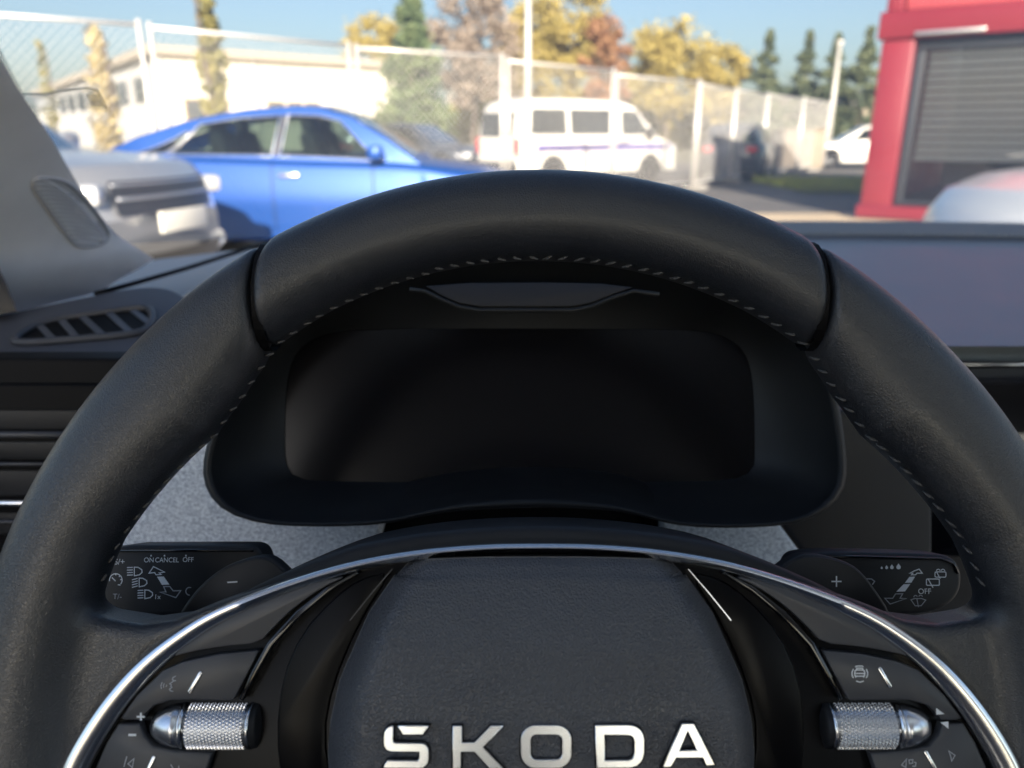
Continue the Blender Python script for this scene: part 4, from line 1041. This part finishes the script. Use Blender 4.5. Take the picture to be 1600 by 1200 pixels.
# column shroud behind the hub
prism('hub_back', [Vector((.075*math.cos(a), .010+.05*math.sin(a), -.046)) for a in np.linspace(0, 2*math.pi, 40, endpoint=False)], (0, 0, -.03), MT['black'], wheel, .01)
for s in (-1, 1):   # lower spokes to the flat base of the rim
    prism('lower_spoke', [Vector((s*x, y, -.002)) for x, y in ((.020, -.075), (.050, -.08), (.062, -.152), (.030, -.160))], (0, 0, -.02), MT['satin'], wheel, .003)
# airbag cover: domed, grained
HV = [.0535, .0522, .0490, .0357, .015, .0021, -.0070, -.03, -.055, -.075, -.083]
HU = [.0405, .0432, .0462, .0553, .0640, .0668, .0673, .066, .060, .048, .034]
rows = np.concatenate([np.linspace(.0535, .048, 12), np.linspace(.047, -.07, 70), np.linspace(-.071, -.083, 10)]); ncol = 81
def pad_h(u, v):
    s = abs(u)/max(1e-6, np.interp(v, HV[::-1], HU[::-1]))
    top_ = np.interp(v, [-.083, -.078, -.06, -.02, .012, .028, .038, .046, .0515, .0535], [.004, .012, .0195, .0235, .0242, .0222, .0186, .0145, .0108, .0082])
    edge_ = 1-np.clip((s-.80)/.20, 0, 1)**2.0*.62
    return top_*edge_-.0022*(u/.06)**2
rv = np.array(rows); kk = np.array([.25, .5, .25])
V = []
for v in rows:
    hu = np.interp(v, HV[::-1], HU[::-1])
    for j in range(ncol):
        s = -1+2*j/(ncol-1); s = math.copysign(1-(1-abs(s))**1.25, s) if s else 0
        u = s*hu; V.append((u, v-.0012*(abs(s)**2.5) if v > .047 else v, float(pad_h(u, v))))
H = np.array(V).reshape(len(rows), ncol, 3)
for _ in range(3): H[1:-1, :, 2] = H[:-2, :, 2]*.25+H[1:-1, :, 2]*.5+H[2:, :, 2]*.25
nr = len(rows); base_ring = [H[0, j] for j in range(ncol)]+[H[i, -1] for i in range(1, nr)]+[H[-1, j] for j in range(ncol-2, -1, -1)]+[H[i, 0] for i in range(nr-2, 0, -1)]
Vp = H.reshape(-1, 3).tolist(); F = grid_faces(nr, ncol); b0 = len(Vp)
idxr = [j for j in range(ncol)]+[i*ncol+ncol-1 for i in range(1, nr)]+[(nr-1)*ncol+j for j in range(ncol-2, -1, -1)]+[i*ncol for i in range(nr-2, 0, -1)]
Vp += [[p[0]*1.0, p[1], -.003] for p in base_ring]; m_ = len(base_ring)
F += [(idxr[i], idxr[(i+1) % m_], b0+(i+1) % m_, b0+i) for i in range(m_)]
pad = mk('airbag_cover', Vp, [f[::-1] for f in F], MT['pad'], wheel, True, True)
# ---- lettering
LN = .0246
def Z(ox, oy, s, pts): return [(ox+x/s, oy+y/s) for x, y in pts]
def rrect(x0, y0, x1, y1, r, n=8):
    out = []
    for cx_, cy_, a0 in ((x1-r, y0+r, -90), (x1-r, y1-r, 0), (x0+r, y1-r, 90), (x0+r, y0+r, 180)):
        for k in range(n+1):
            a = R(a0+90*k/n); out.append((cx_+r*math.cos(a), cy_+r*math.sin(a)))
    return out
K = 5.3333
letters = [[Z(560, 1100, K, [(292, 178), (262, 184), (236, 204), (222, 232), (218, 262), (218, 318), (222, 345), (236, 368), (258, 381), (285, 385), (512, 388), (512, 438), (508, 455), (498, 464), (482, 468), (245, 465), (212, 521), (500, 525), (535, 521), (562, 505), (580, 480), (585, 450), (585, 395), (580, 360), (565, 338), (545, 326), (515, 322), (310, 320), (297, 314), (290, 300), (288, 285)]), Z(560, 1100, K, [(335, 177), (585, 177), (540, 245), (375, 245)])],
           [Z(560, 1100, K, [(790, 178), (862, 178), (862, 318), (968, 316), (1105, 176), (1205, 176), (1035, 350), (1205, 527), (1095, 527), (968, 388), (855, 388), (855, 527), (790, 527)])],
           [rrect(814, 1132.3, 892, 1198.5, 23), rrect(828.5, 1146, 878.5, 1185.8, 10)],
           [Z(840, 1100, K, [(478, 172), (740, 170), (785, 174), (820, 187), (850, 210), (870, 242), (882, 285), (882, 400), (872, 445), (850, 480), (820, 505), (770, 520), (492, 522)]), Z(840, 1100, K, [(555, 248), (745, 248), (775, 254), (795, 270), (805, 300), (805, 405), (797, 435), (782, 453), (755, 463), (555, 465)])],
           [Z(840, 1100, K, [(1200, 160), (1295, 160), (1468, 497), (1400, 500), (1372, 435), (1180, 437), (1150, 437), (1105, 512), (1040, 515)]), Z(840, 1100, K, [(1245, 212), (1330, 382), (1172, 384)])]]
def curve_mesh(name, loops, n, ext, bev, off, m, parent):
    cu = bpy.data.curves.new(name, 'CURVE'); cu.dimensions = '2D'; cu.fill_mode = 'BOTH'
    cu.extrude = ext; cu.bevel_depth = bev; cu.bevel_resolution = 1; cu.offset = off
    for lp in loops:
        pts = [uv(x, y, n) for x, y in lp]; sp_ = cu.splines.new('POLY'); sp_.points.add(len(pts)-1); sp_.use_cyclic_u = True
        for q, p in zip(sp_.points, pts): q.co = (p.x, p.y, 0, 1)
    tmp = bpy.data.objects.new(name, cu); COL.objects.link(tmp)
    dg = bpy.context.evaluated_depsgraph_get(); me = bpy.data.meshes.new_from_object(tmp.evaluated_get(dg))
    bpy.data.objects.remove(tmp); me.name = name
    o = link(name, me, m, parent); o.location = (0, 0, n); return o
for lp in letters:
    o = curve_mesh('letter', lp, LN, .0008, .00022, -.0001, MT['letter'], pad)
    g = curve_mesh('letter_shadow', lp, LN-.0009, .0003, 0, .0005, MT['dark'], pad)  # black outline plate standing in for the shadow around each letter
# ---- control pods
def mx(pts): return [Vector((-p.x, p.y, p.z)) for p in pts[::-1]]
def both(name, px_pts, n, th, m, bev=.0006, it=1, par=wheel):
    pts = UV(px_pts, n); pts = chaikin(pts, it) if it else pts
    return [prism(name, q, (0, 0, -th), m, par, bev, 2) for q in (pts, mx(pts))]
def soft(p, keep): return p
up = both('spoke_panel', [(545, 899), (500, 908), (450, 926), (385, 952), (325, 984), (290, 1008), (266, 1027), (300, 1018), (345, 1010), (405, 1005), (425, 982), (460, 948), (505, 917)], .0062, .006, MT['satin'], .0008, 1)
b1 = both('button', [(187, 1123), (192, 1116), (213, 1087), (253, 1048), (285, 1034), (340, 1022), (401, 1016), (404, 1019), (385, 1056), (366, 1092), (360, 1095), (300, 1094), (266, 1095), (240, 1103), (226, 1116), (220, 1126), (196, 1126)], .0058, .006, MT['satin'], .0007, 0)
b2 = both('button', [(184, 1131), (218, 1131), (224, 1150), (238, 1166), (270, 1173), (331, 1177), (322, 1205), (312, 1232), (140, 1232), (150, 1197), (165, 1162)], .0054, .006, MT['satin'], .0007, 0)
strip = both('gloss_strip', [(556, 893), (510, 917), (462, 955), (417, 1004), (392, 1050), (372, 1093), (378, 1096), (402, 1054), (427, 1011), (470, 964), (517, 925), (562, 897)], .0066, .008, MT['gloss'], .0007, 0)
line = both('bright_line', [(612, 889), (580, 926), (546, 969), (547, 970), (581.3, 927.2), (613, 890)], .0042, .002, MT['chrome'], 0, 0)
line[0].data.materials[0] = MT['satin']
both('side_wing', [(612, 893), (560, 905), (520, 935), (470, 990), (440, 1060), (430, 1150), (440, 1232), (520, 1232), (505, 1150), (520, 1070), (560, 975)], .0034, .003, MT['wing'], .001, 1)
# bars on the buttons
def bar(parent, a, b, wpx, n, m=MT['chrome'], name='bright_bar'):
    p, q = uv(*a, n), uv(*b, n); e = (q-p).normalized(); f_ = Vector((-e.y, e.x, 0))*wpx*.5*.000205
    pts = []
    for k in range(5): t_ = math.pi*k/4; pts.append(q+f_*math.cos(t_)+e*f_.length*math.sin(t_))
    for k in range(5): t_ = math.pi*k/4; pts.append(p-f_*math.cos(t_)-e*f_.length*math.sin(t_))
    prism(name, pts, (0, 0, -.0007), m, parent, .0002)
bar(b1[0], (313, 1052), (296, 1081), 6, .0063); bar(b2[0], (240, 1184), (225, 1216), 6, .0059)
bar(b1[1], (1375, 1045), (1391, 1073), 6, .0063); bar(b2[1], (1447, 1176), (1464, 1206), 6, .0059)
# scroll rollers
def roller(sx):
    c0 = uv(335, 1133.5, .002); y0 = c0.y; zc = .0008
    xL, xR, xE, xC = [uv(x, 1133, .006).x for x in (287, 383, 402, 226)]
    mk_ = lambda x: Matrix.Translation((0, y0, zc)) if sx > 0 else Matrix.Scale(-1, 4, (1, 0, 0)) @ Matrix.Translation((0, y0, zc))
    M = mk_(0); r = .0073
    core = lathe('scroll_roller', [(xL-.0004, .004), (xL-.0002, r*.925), (xR+.0002, r*.925), (xR+.0004, .004)], MT['steel'], wheel, M, 48)
    V = []; F = []; na, nx = 40, 17; dx = (xR-xL-.001)/nx
    for i in range(nx):
        for j in range(na):
            a0 = 2*math.pi*(j+(.5 if i % 2 else 0))/na; da = math.pi/na; x0 = xL+.0005+dx*i
            P4 = [(x0, a0-da), (x0+dx, a0-da), (x0+dx, a0+da), (x0, a0+da)]; n = len(V)
            V += [M @ Vector((x, r*.93*math.sin(a), r*.93*math.cos(a))) for x, a in P4]+[M @ Vector((x0+dx/2, r*1.05*math.sin(a0), r*1.05*math.cos(a0)))]
            F += [(n, n+1, n+4), (n+1, n+2, n+4), (n+2, n+3, n+4), (n+3, n, n+4)]
    mk('knurling', V, F, MT['steel'], core, True, kind='stuff')
    lathe('end_ring', [(xR+.0004, r*.9), (xR+.0005, r*1.03), (xR+.0012, r*1.03), (xR+.0013, r*.9)], MT['chrome'], core, M, 40)
    lathe('end_ring', [(xL-.0017, r*.9), (xL-.0016, r*1.03), (xL-.0006, r*1.03), (xL-.0005, r*.9)], MT['chrome'], core, M, 40)
    lathe('end_cap', [(xR+.0014, r*.98), (xR+.0028, r*.96), (xE-.0004, r*.75), (xE+.0002, r*.4), (xE+.0003, .0002)], MT['black'], core, M, 32)
    prof = [(xC, .0002), (xC+.0003, r*.32), (xC+.0012, r*.55), (xC+.0032, r*.76), (xC+.0060, r*.90), (xL-.0040, r*.98), (xL-.0019, r*1.0), (xL-.0018, .001)]
    lathe('roller_shoulder', prof, MT['steel'], core, M, 40)
roller(1); roller(-1)
# ---- printed symbols: flat ribbons just above the surface
def ribbon(name, lines, wpx, n, parent, m=MT['print'], local_px=.000205, base=None):
    V = []; F = []
    for li, ln in enumerate(lines):
        closed = len(ln) > 2 and ln[0] == ln[-1]; pts = [uv(x, y, n+li*.00001) for x, y in (ln[:-1] if closed else ln)]
        N_ = len(pts); hwid = wpx*.5*local_px; b0 = len(V)
        for i, p in enumerate(pts):
            a = pts[i-1] if (closed or i) else None; b = pts[(i+1) % N_] if (closed or i < N_-1) else None
            d1 = (p-a).normalized() if a is not None else None; d2 = (b-p).normalized() if b is not None else None
            d1 = d1 or d2; d2 = d2 or d1; t_ = (d1+d2)
            t_ = t_.normalized() if t_.length > 1e-6 else d1
            nn = Vector((-t_.y, t_.x, 0)); k = 1/max(.45, abs(nn.dot(Vector((-d1.y, d1.x, 0)))))
            V += [p+nn*hwid*k, p-nn*hwid*k]
        for i in range(N_ if closed else N_-1):
            j = (i+1) % N_; F.append((b0+2*i, b0+2*i+1, b0+2*j+1, b0+2*j))
    return mk(name, V, F, m, parent, True)
def filled(name, px_pts, n, parent, m=MT['print']):
    return prism(name, UV(px_pts, n), (0, 0, -.0001), m, parent, 0, smooth=False)
def arcp(cx_, cy_, r, a0, a1, k=10, ry=None): return [(cx_+r*math.cos(R(a0+(a1-a0)*i/k)), cy_+(ry or r)*math.sin(R(a0+(a1-a0)*i/k))) for i in range(k+1)]
def text(name, s, px, py, hpx, n, parent, m=MT['print'], rot=0., wide=1.):
    cu = bpy.data.curves.new(name, 'FONT'); cu.body = s; cu.size = 1; cu.extrude = .001
    tmp = bpy.data.objects.new(name, cu); COL.objects.link(tmp)
    me = bpy.data.meshes.new_from_object(tmp.evaluated_get(bpy.context.evaluated_depsgraph_get())); bpy.data.objects.remove(tmp)
    o0 = uv(px, py, n); o1 = uv(px, py-hpx, n); k = (o1-o0).length/.70
    M = Matrix.Translation(o0) @ Matrix.Rotation(rot, 4, 'Z') @ Matrix.Diagonal((k*wide, k, k*.1, 1)); me.transform(M)
    return link(name, me, m, parent)
def zz(ox, oy, s, pts): return [(ox+x/s, oy+y/s) for x, y in pts]
Sy = 'symbol'
s7 = lambda pts: zz(100, 1000, 4.706, pts)
ribbon(Sy, [s7([(823, 265), (803, 275), (797, 290), (808, 300), (778, 322), (790, 330), (785, 342), (795, 348), (775, 362), (785, 375), (803, 377)]), s7([(812, 300), (824, 298)]), s7([(755, 330), (750, 345)]), s7([(738, 318), (731, 334), (733, 352)]), s7([(722, 310), (713, 335), (716, 360)])], 1.5, .0060, b1[0], MT['printdim'])
filled(Sy, s7([(558, 535), (572, 535), (572, 558), (594, 558), (594, 572), (572, 572), (572, 593), (558, 593), (558, 572), (535, 572), (535, 558), (558, 558)]), .0060, b1[0])
filled(Sy, s7([(473, 690), (530, 690), (530, 707), (473, 707)]), .0056, b2[0])
ribbon(Sy, [s7([(462, 855), (440, 935)]), s7([(515, 872), (470, 910), (502, 938), (515, 872)])], 1.6, .0056, b2[0], MT['printdim'])
ribbon(Sy, [s7([(785, 915), (810, 960)]), s7([(845, 925), (838, 990)])], 1.6, .0056, b2[0], MT['printdim'])
s8 = lambda pts: zz(1280, 1020, 5.333, pts)
ribbon(Sy, [s8([(298, 150), (315, 143), (360, 143), (377, 150), (380, 175), (376, 195), (300, 195), (296, 175), (298, 150)]), s8([(305, 148), (315, 128), (360, 128), (370, 148)]), s8([(303, 172), (375, 172)]), s8([(303, 197), (305, 207)]), s8([(372, 197), (370, 207)]), s8([(300, 118), (320, 110), (355, 110), (368, 117)]), s8([(308, 235), (340, 245), (372, 235)]), s8([(285, 135), (273, 165), (275, 190), (285, 210)]), s8([(392, 135), (404, 165), (402, 190), (392, 210)])], 1.7, .0060, b1[1])
filled(Sy, s8([(975, 460), (1043, 510), (975, 517)]), .0060, b1[1]); filled(Sy, s8([(1010, 580), (1077, 572), (1077, 633)]), .0056, b2[1])
ribbon(Sy, [s8([(728, 885), (686, 935), (722, 955), (728, 885)]), s8([(748, 893), (780, 890), (778, 920), (752, 922), (748, 893)]), s8([(790, 910), (806, 915), (803, 945), (775, 945)])], 1.6, .0056, b2[1], MT['printdim'])
ribbon(Sy, [s8([(1080, 818), (1132, 855), (1104, 902), (1095, 860), (1080, 818)])], 1.6, .0056, b2[1], MT['printdim'])
# ---- shift paddles
def paddle(px_pts, label):
    pts = chaikin(UV(px_pts, -.026), 1)
    o = prism('shift_paddle', pts, (0, 0, -.007), MT['black'], wheel, .0016, 3, label=label); 
    c = sum(pts, Vector())/len(pts)
    inn = [c+(p-c)*.93-Vector((0, 0, -.0003)) for p in pts]
    prism('paddle_face', inn, (0, 0, -.002), MT['black'], o, .0004)
    return o
p1 = paddle([(272, 975), (285, 948), (312, 914), (345, 888), (378, 874), (408, 868), (428, 874), (447, 892), (468, 914), (500, 935), (470, 990), (300, 1000)], 'paddle marked with a minus sign')
p2 = paddle([(1180, 915), (1212, 892), (1240, 871), (1262, 865), (1300, 870), (1333, 882), (1352, 898), (1370, 922), (1392, 955), (1395, 985), (1300, 995), (1180, 960)], 'paddle marked with a plus sign')
LP = .000205*1.12
ribbon(Sy, [[(355, 910), (371, 909)]], 2.4, -.0252, p1, local_px=LP)
ribbon(Sy, [[(1299, 908.5), (1315, 908.5)], [(1307, 900), (1307, 917)]], 2.2, -.0252, p2, local_px=LP)
# ================================================================== COLUMN STALKS
def stalk(name, label, px_pts, arm, n=-.055):
    t = thing(name, label, 'stalk', WC+WROT @ Vector((0, .02, n)), WROT)
    off = XF[t].inverted() @ XF[wheel]
    pts = [off @ p for p in chaikin(UV(px_pts, n), 2)]
    h = prism('lever_head', pts, (0, 0, -.014), MT['black'], t, .0022, 4)
    a = [off @ uv(x, y, n-.008) for x, y in arm]
    tube('lever_arm', a, .006, MT['black'], t)
    return t, h, off
t1, h1, off = stalk('light_stalk', 'headlight and cruise control stalk left of the wheel hub', [(100, 853), (380, 851), (398, 853), (408, 862), (414, 885), (420, 930), (400, 962), (100, 965)], [(400, 920), (520, 950), (700, 990)])
t2, h2, _ = stalk('wiper_stalk', 'wiper stalk right of the wheel hub with droplet marks', [(1235, 900), (1240, 872), (1262, 863), (1330, 862), (1470, 865), (1494, 873), (1505, 895), (1503, 925), (1484, 948), (1440, 962), (1240, 970)], [(1260, 930), (1140, 960), (900, 990)])
def put(o): o.data.transform(off); return o
SN = -.0548; LQ = .000205*1.24
for h, xs in ((h1, [(100, 861), (300, 860), (396, 860)]), (h2, [(1262, 871), (1330, 870), (1470, 873), (1490, 881), (1497, 896)])):
    put(tube('edge_line', [uv(x, y, SN+.0002) for x, y in xs], .0006, MT['gloss'], h))
def T(s, x, y, hp, par, m=MT['print'], wide=1.): return put(text(Sy, s, x, y, hp, SN, par, m, wide=wide))
def Rb(lines, w_, par, m=MT['print']): return put(ribbon(Sy, lines, w_, SN, par, m, LQ))
def Fi(pts, par, m=MT['print']): return put(filled(Sy, pts, SN, par, m))
q5 = lambda pts: zz(150, 830, 4.848, pts)
T('ES/+', 172, 882, 9, h1); T('ON', 224.5, 878.5, 7.5, h1, MT['print'], .95); T('CANCEL', 242, 878.5, 7.5, h1, MT['print'], .92); T('OFF', 285, 878, 7.5, h1, MT['print'], .95); T('T/-', 176, 936, 8.5, h1, MT['printdim']); T('1x', 240.5, 936, 7.5, h1)
for x in (236, 257, 290.5): Fi([(x-1, 867), (x+1, 867), (x+1, 869.5), (x-1, 869.5)], h1)
for x0, y0, dd in ((235, 272, 0), (272, 355, 1), (315, 445, 0)):
    Rb([q5([(x0+55, y0), (x0+85, y0+2), (x0+112, y0+20), (x0+114, y0+40), (x0+95, y0+58), (x0+55, y0+66), (x0+55, y0)])]+[q5([(x0, y0+4+k*19+(10 if dd else 0)), (x0+44, y0+2+k*19)]) for k in range(4)], 1.5, h1)
Rb([q5(arcp(150, 370, 48, -190, 40, 14)), q5([(120, 350), (148, 378)]), q5([(150, 322), (150, 334)]), q5([(195, 365), (183, 367)]), q5([(182, 337), (174, 346)]), q5([(165, 405), (186, 408)])], 1.6, h1)
Rb([q5([(435, 268), (520, 310), (478, 316), (494, 328), (455, 330), (444, 313), (402, 318), (435, 268)])], 1.5, h1)
Fi(q5([(462, 345), (512, 343), (555, 404), (500, 407)]), h1)
Rb([q5([(512, 420), (558, 418), (585, 452), (642, 450), (605, 503), (485, 462), (530, 460), (512, 420)])], 1.5, h1, MT['printdim'])
Rb([q5(arcp(710, 455, 30, 90, 290, 8))], 1.4, h1, MT['printdim'])
q6 = lambda pts: zz(1200, 830, 4.848, pts)
for x, y, r in ((862, 276, 10), (899, 272, 14), (939, 269, 17), (989, 266, 21)):
    Fi(q6(arcp(x, y+r*.3, r*.8, -20, 200, 8)+[(x, y-r)]), h2)
Rb([q6([(1145, 287), (1168, 318), (1128, 318), (1118, 330), (1086, 331), (1098, 318), (1074, 318), (1105, 302), (1145, 287)])], 1.5, h2)
Fi(q6([(1072, 346), (1114, 344), (1086, 390), (1038, 391)]), h2); Fi(q6([(1028, 402), (1078, 400), (1038, 456), (973, 458)]), h2)
Rb([q6([(966, 475), (1020, 474), (1000, 508), (1048, 510), (925, 552), (885, 508), (945, 508), (966, 475)])], 1.4, h2, MT['printdim'])
Rb([q6(rrect(1265, 308, 1348, 348, 8, 2)+[(1340, 308)]), q6([(1275, 305), (1305, 360)]), q6(arcp(1290, 302, 14, 180, 350, 6)), q6(arcp(1325, 302, 14, 190, 360, 6))], 1.4, h2)
Rb([q6(rrect(1200, 362, 1298, 410, 8, 2)+[(1290, 362)]), q6([(1215, 365), (1250, 428)])], 1.6, h2)
T('OFF', 1434.5, 928, 8.5, h2, MT['print'])
Rb([q6([(1083, 520), (1110, 510), (1165, 510), (1195, 522), (1160, 565), (1115, 565), (1083, 520)]), q6([(1128, 512), (1140, 575)]), q6(arcp(1118, 500, 14, 180, 340, 5)), q6(arcp(1156, 498, 14, 190, 350, 5))], 1.3, h2, MT['printdim'])
Rb([q6([(745, 360), (785, 362), (808, 380), (790, 405)])], 1.5, h2, MT['printdim'])
# ---- parking ticket holder on the glass
tk = thing('ticket_holder', 'clear plastic ticket holder stuck to the windscreen beside the pillar', 'ticket holder', ws_hit(100, 160))
fr = [(33, 147), (75, 146), (105, 141), (135, 137), (153, 141), (166, 168), (160, 172), (120, 170), (60, 175), (48, 168)]
tube('holder_edge', [ws_hit(x, y)-ray(x, y)*.004 for x, y in fr[:6]], 0.0006, MT['ticket_edge'], tk, False, 6, local=False)
mk('holder_sleeve', [ws_hit(x, y)-ray(x, y)*.004 for x, y in fr], [tuple(range(len(fr)))], MT['ticket'], tk)
for x in (136, 141, 146, 151): tube('holder_rib', [ws_hit(x, 148)-ray(x, 148)*.005, ws_hit(x+8, 167)-ray(x+8, 167)*.005], .0005, MT['ticket_edge'], tk, local=False, seg=5)
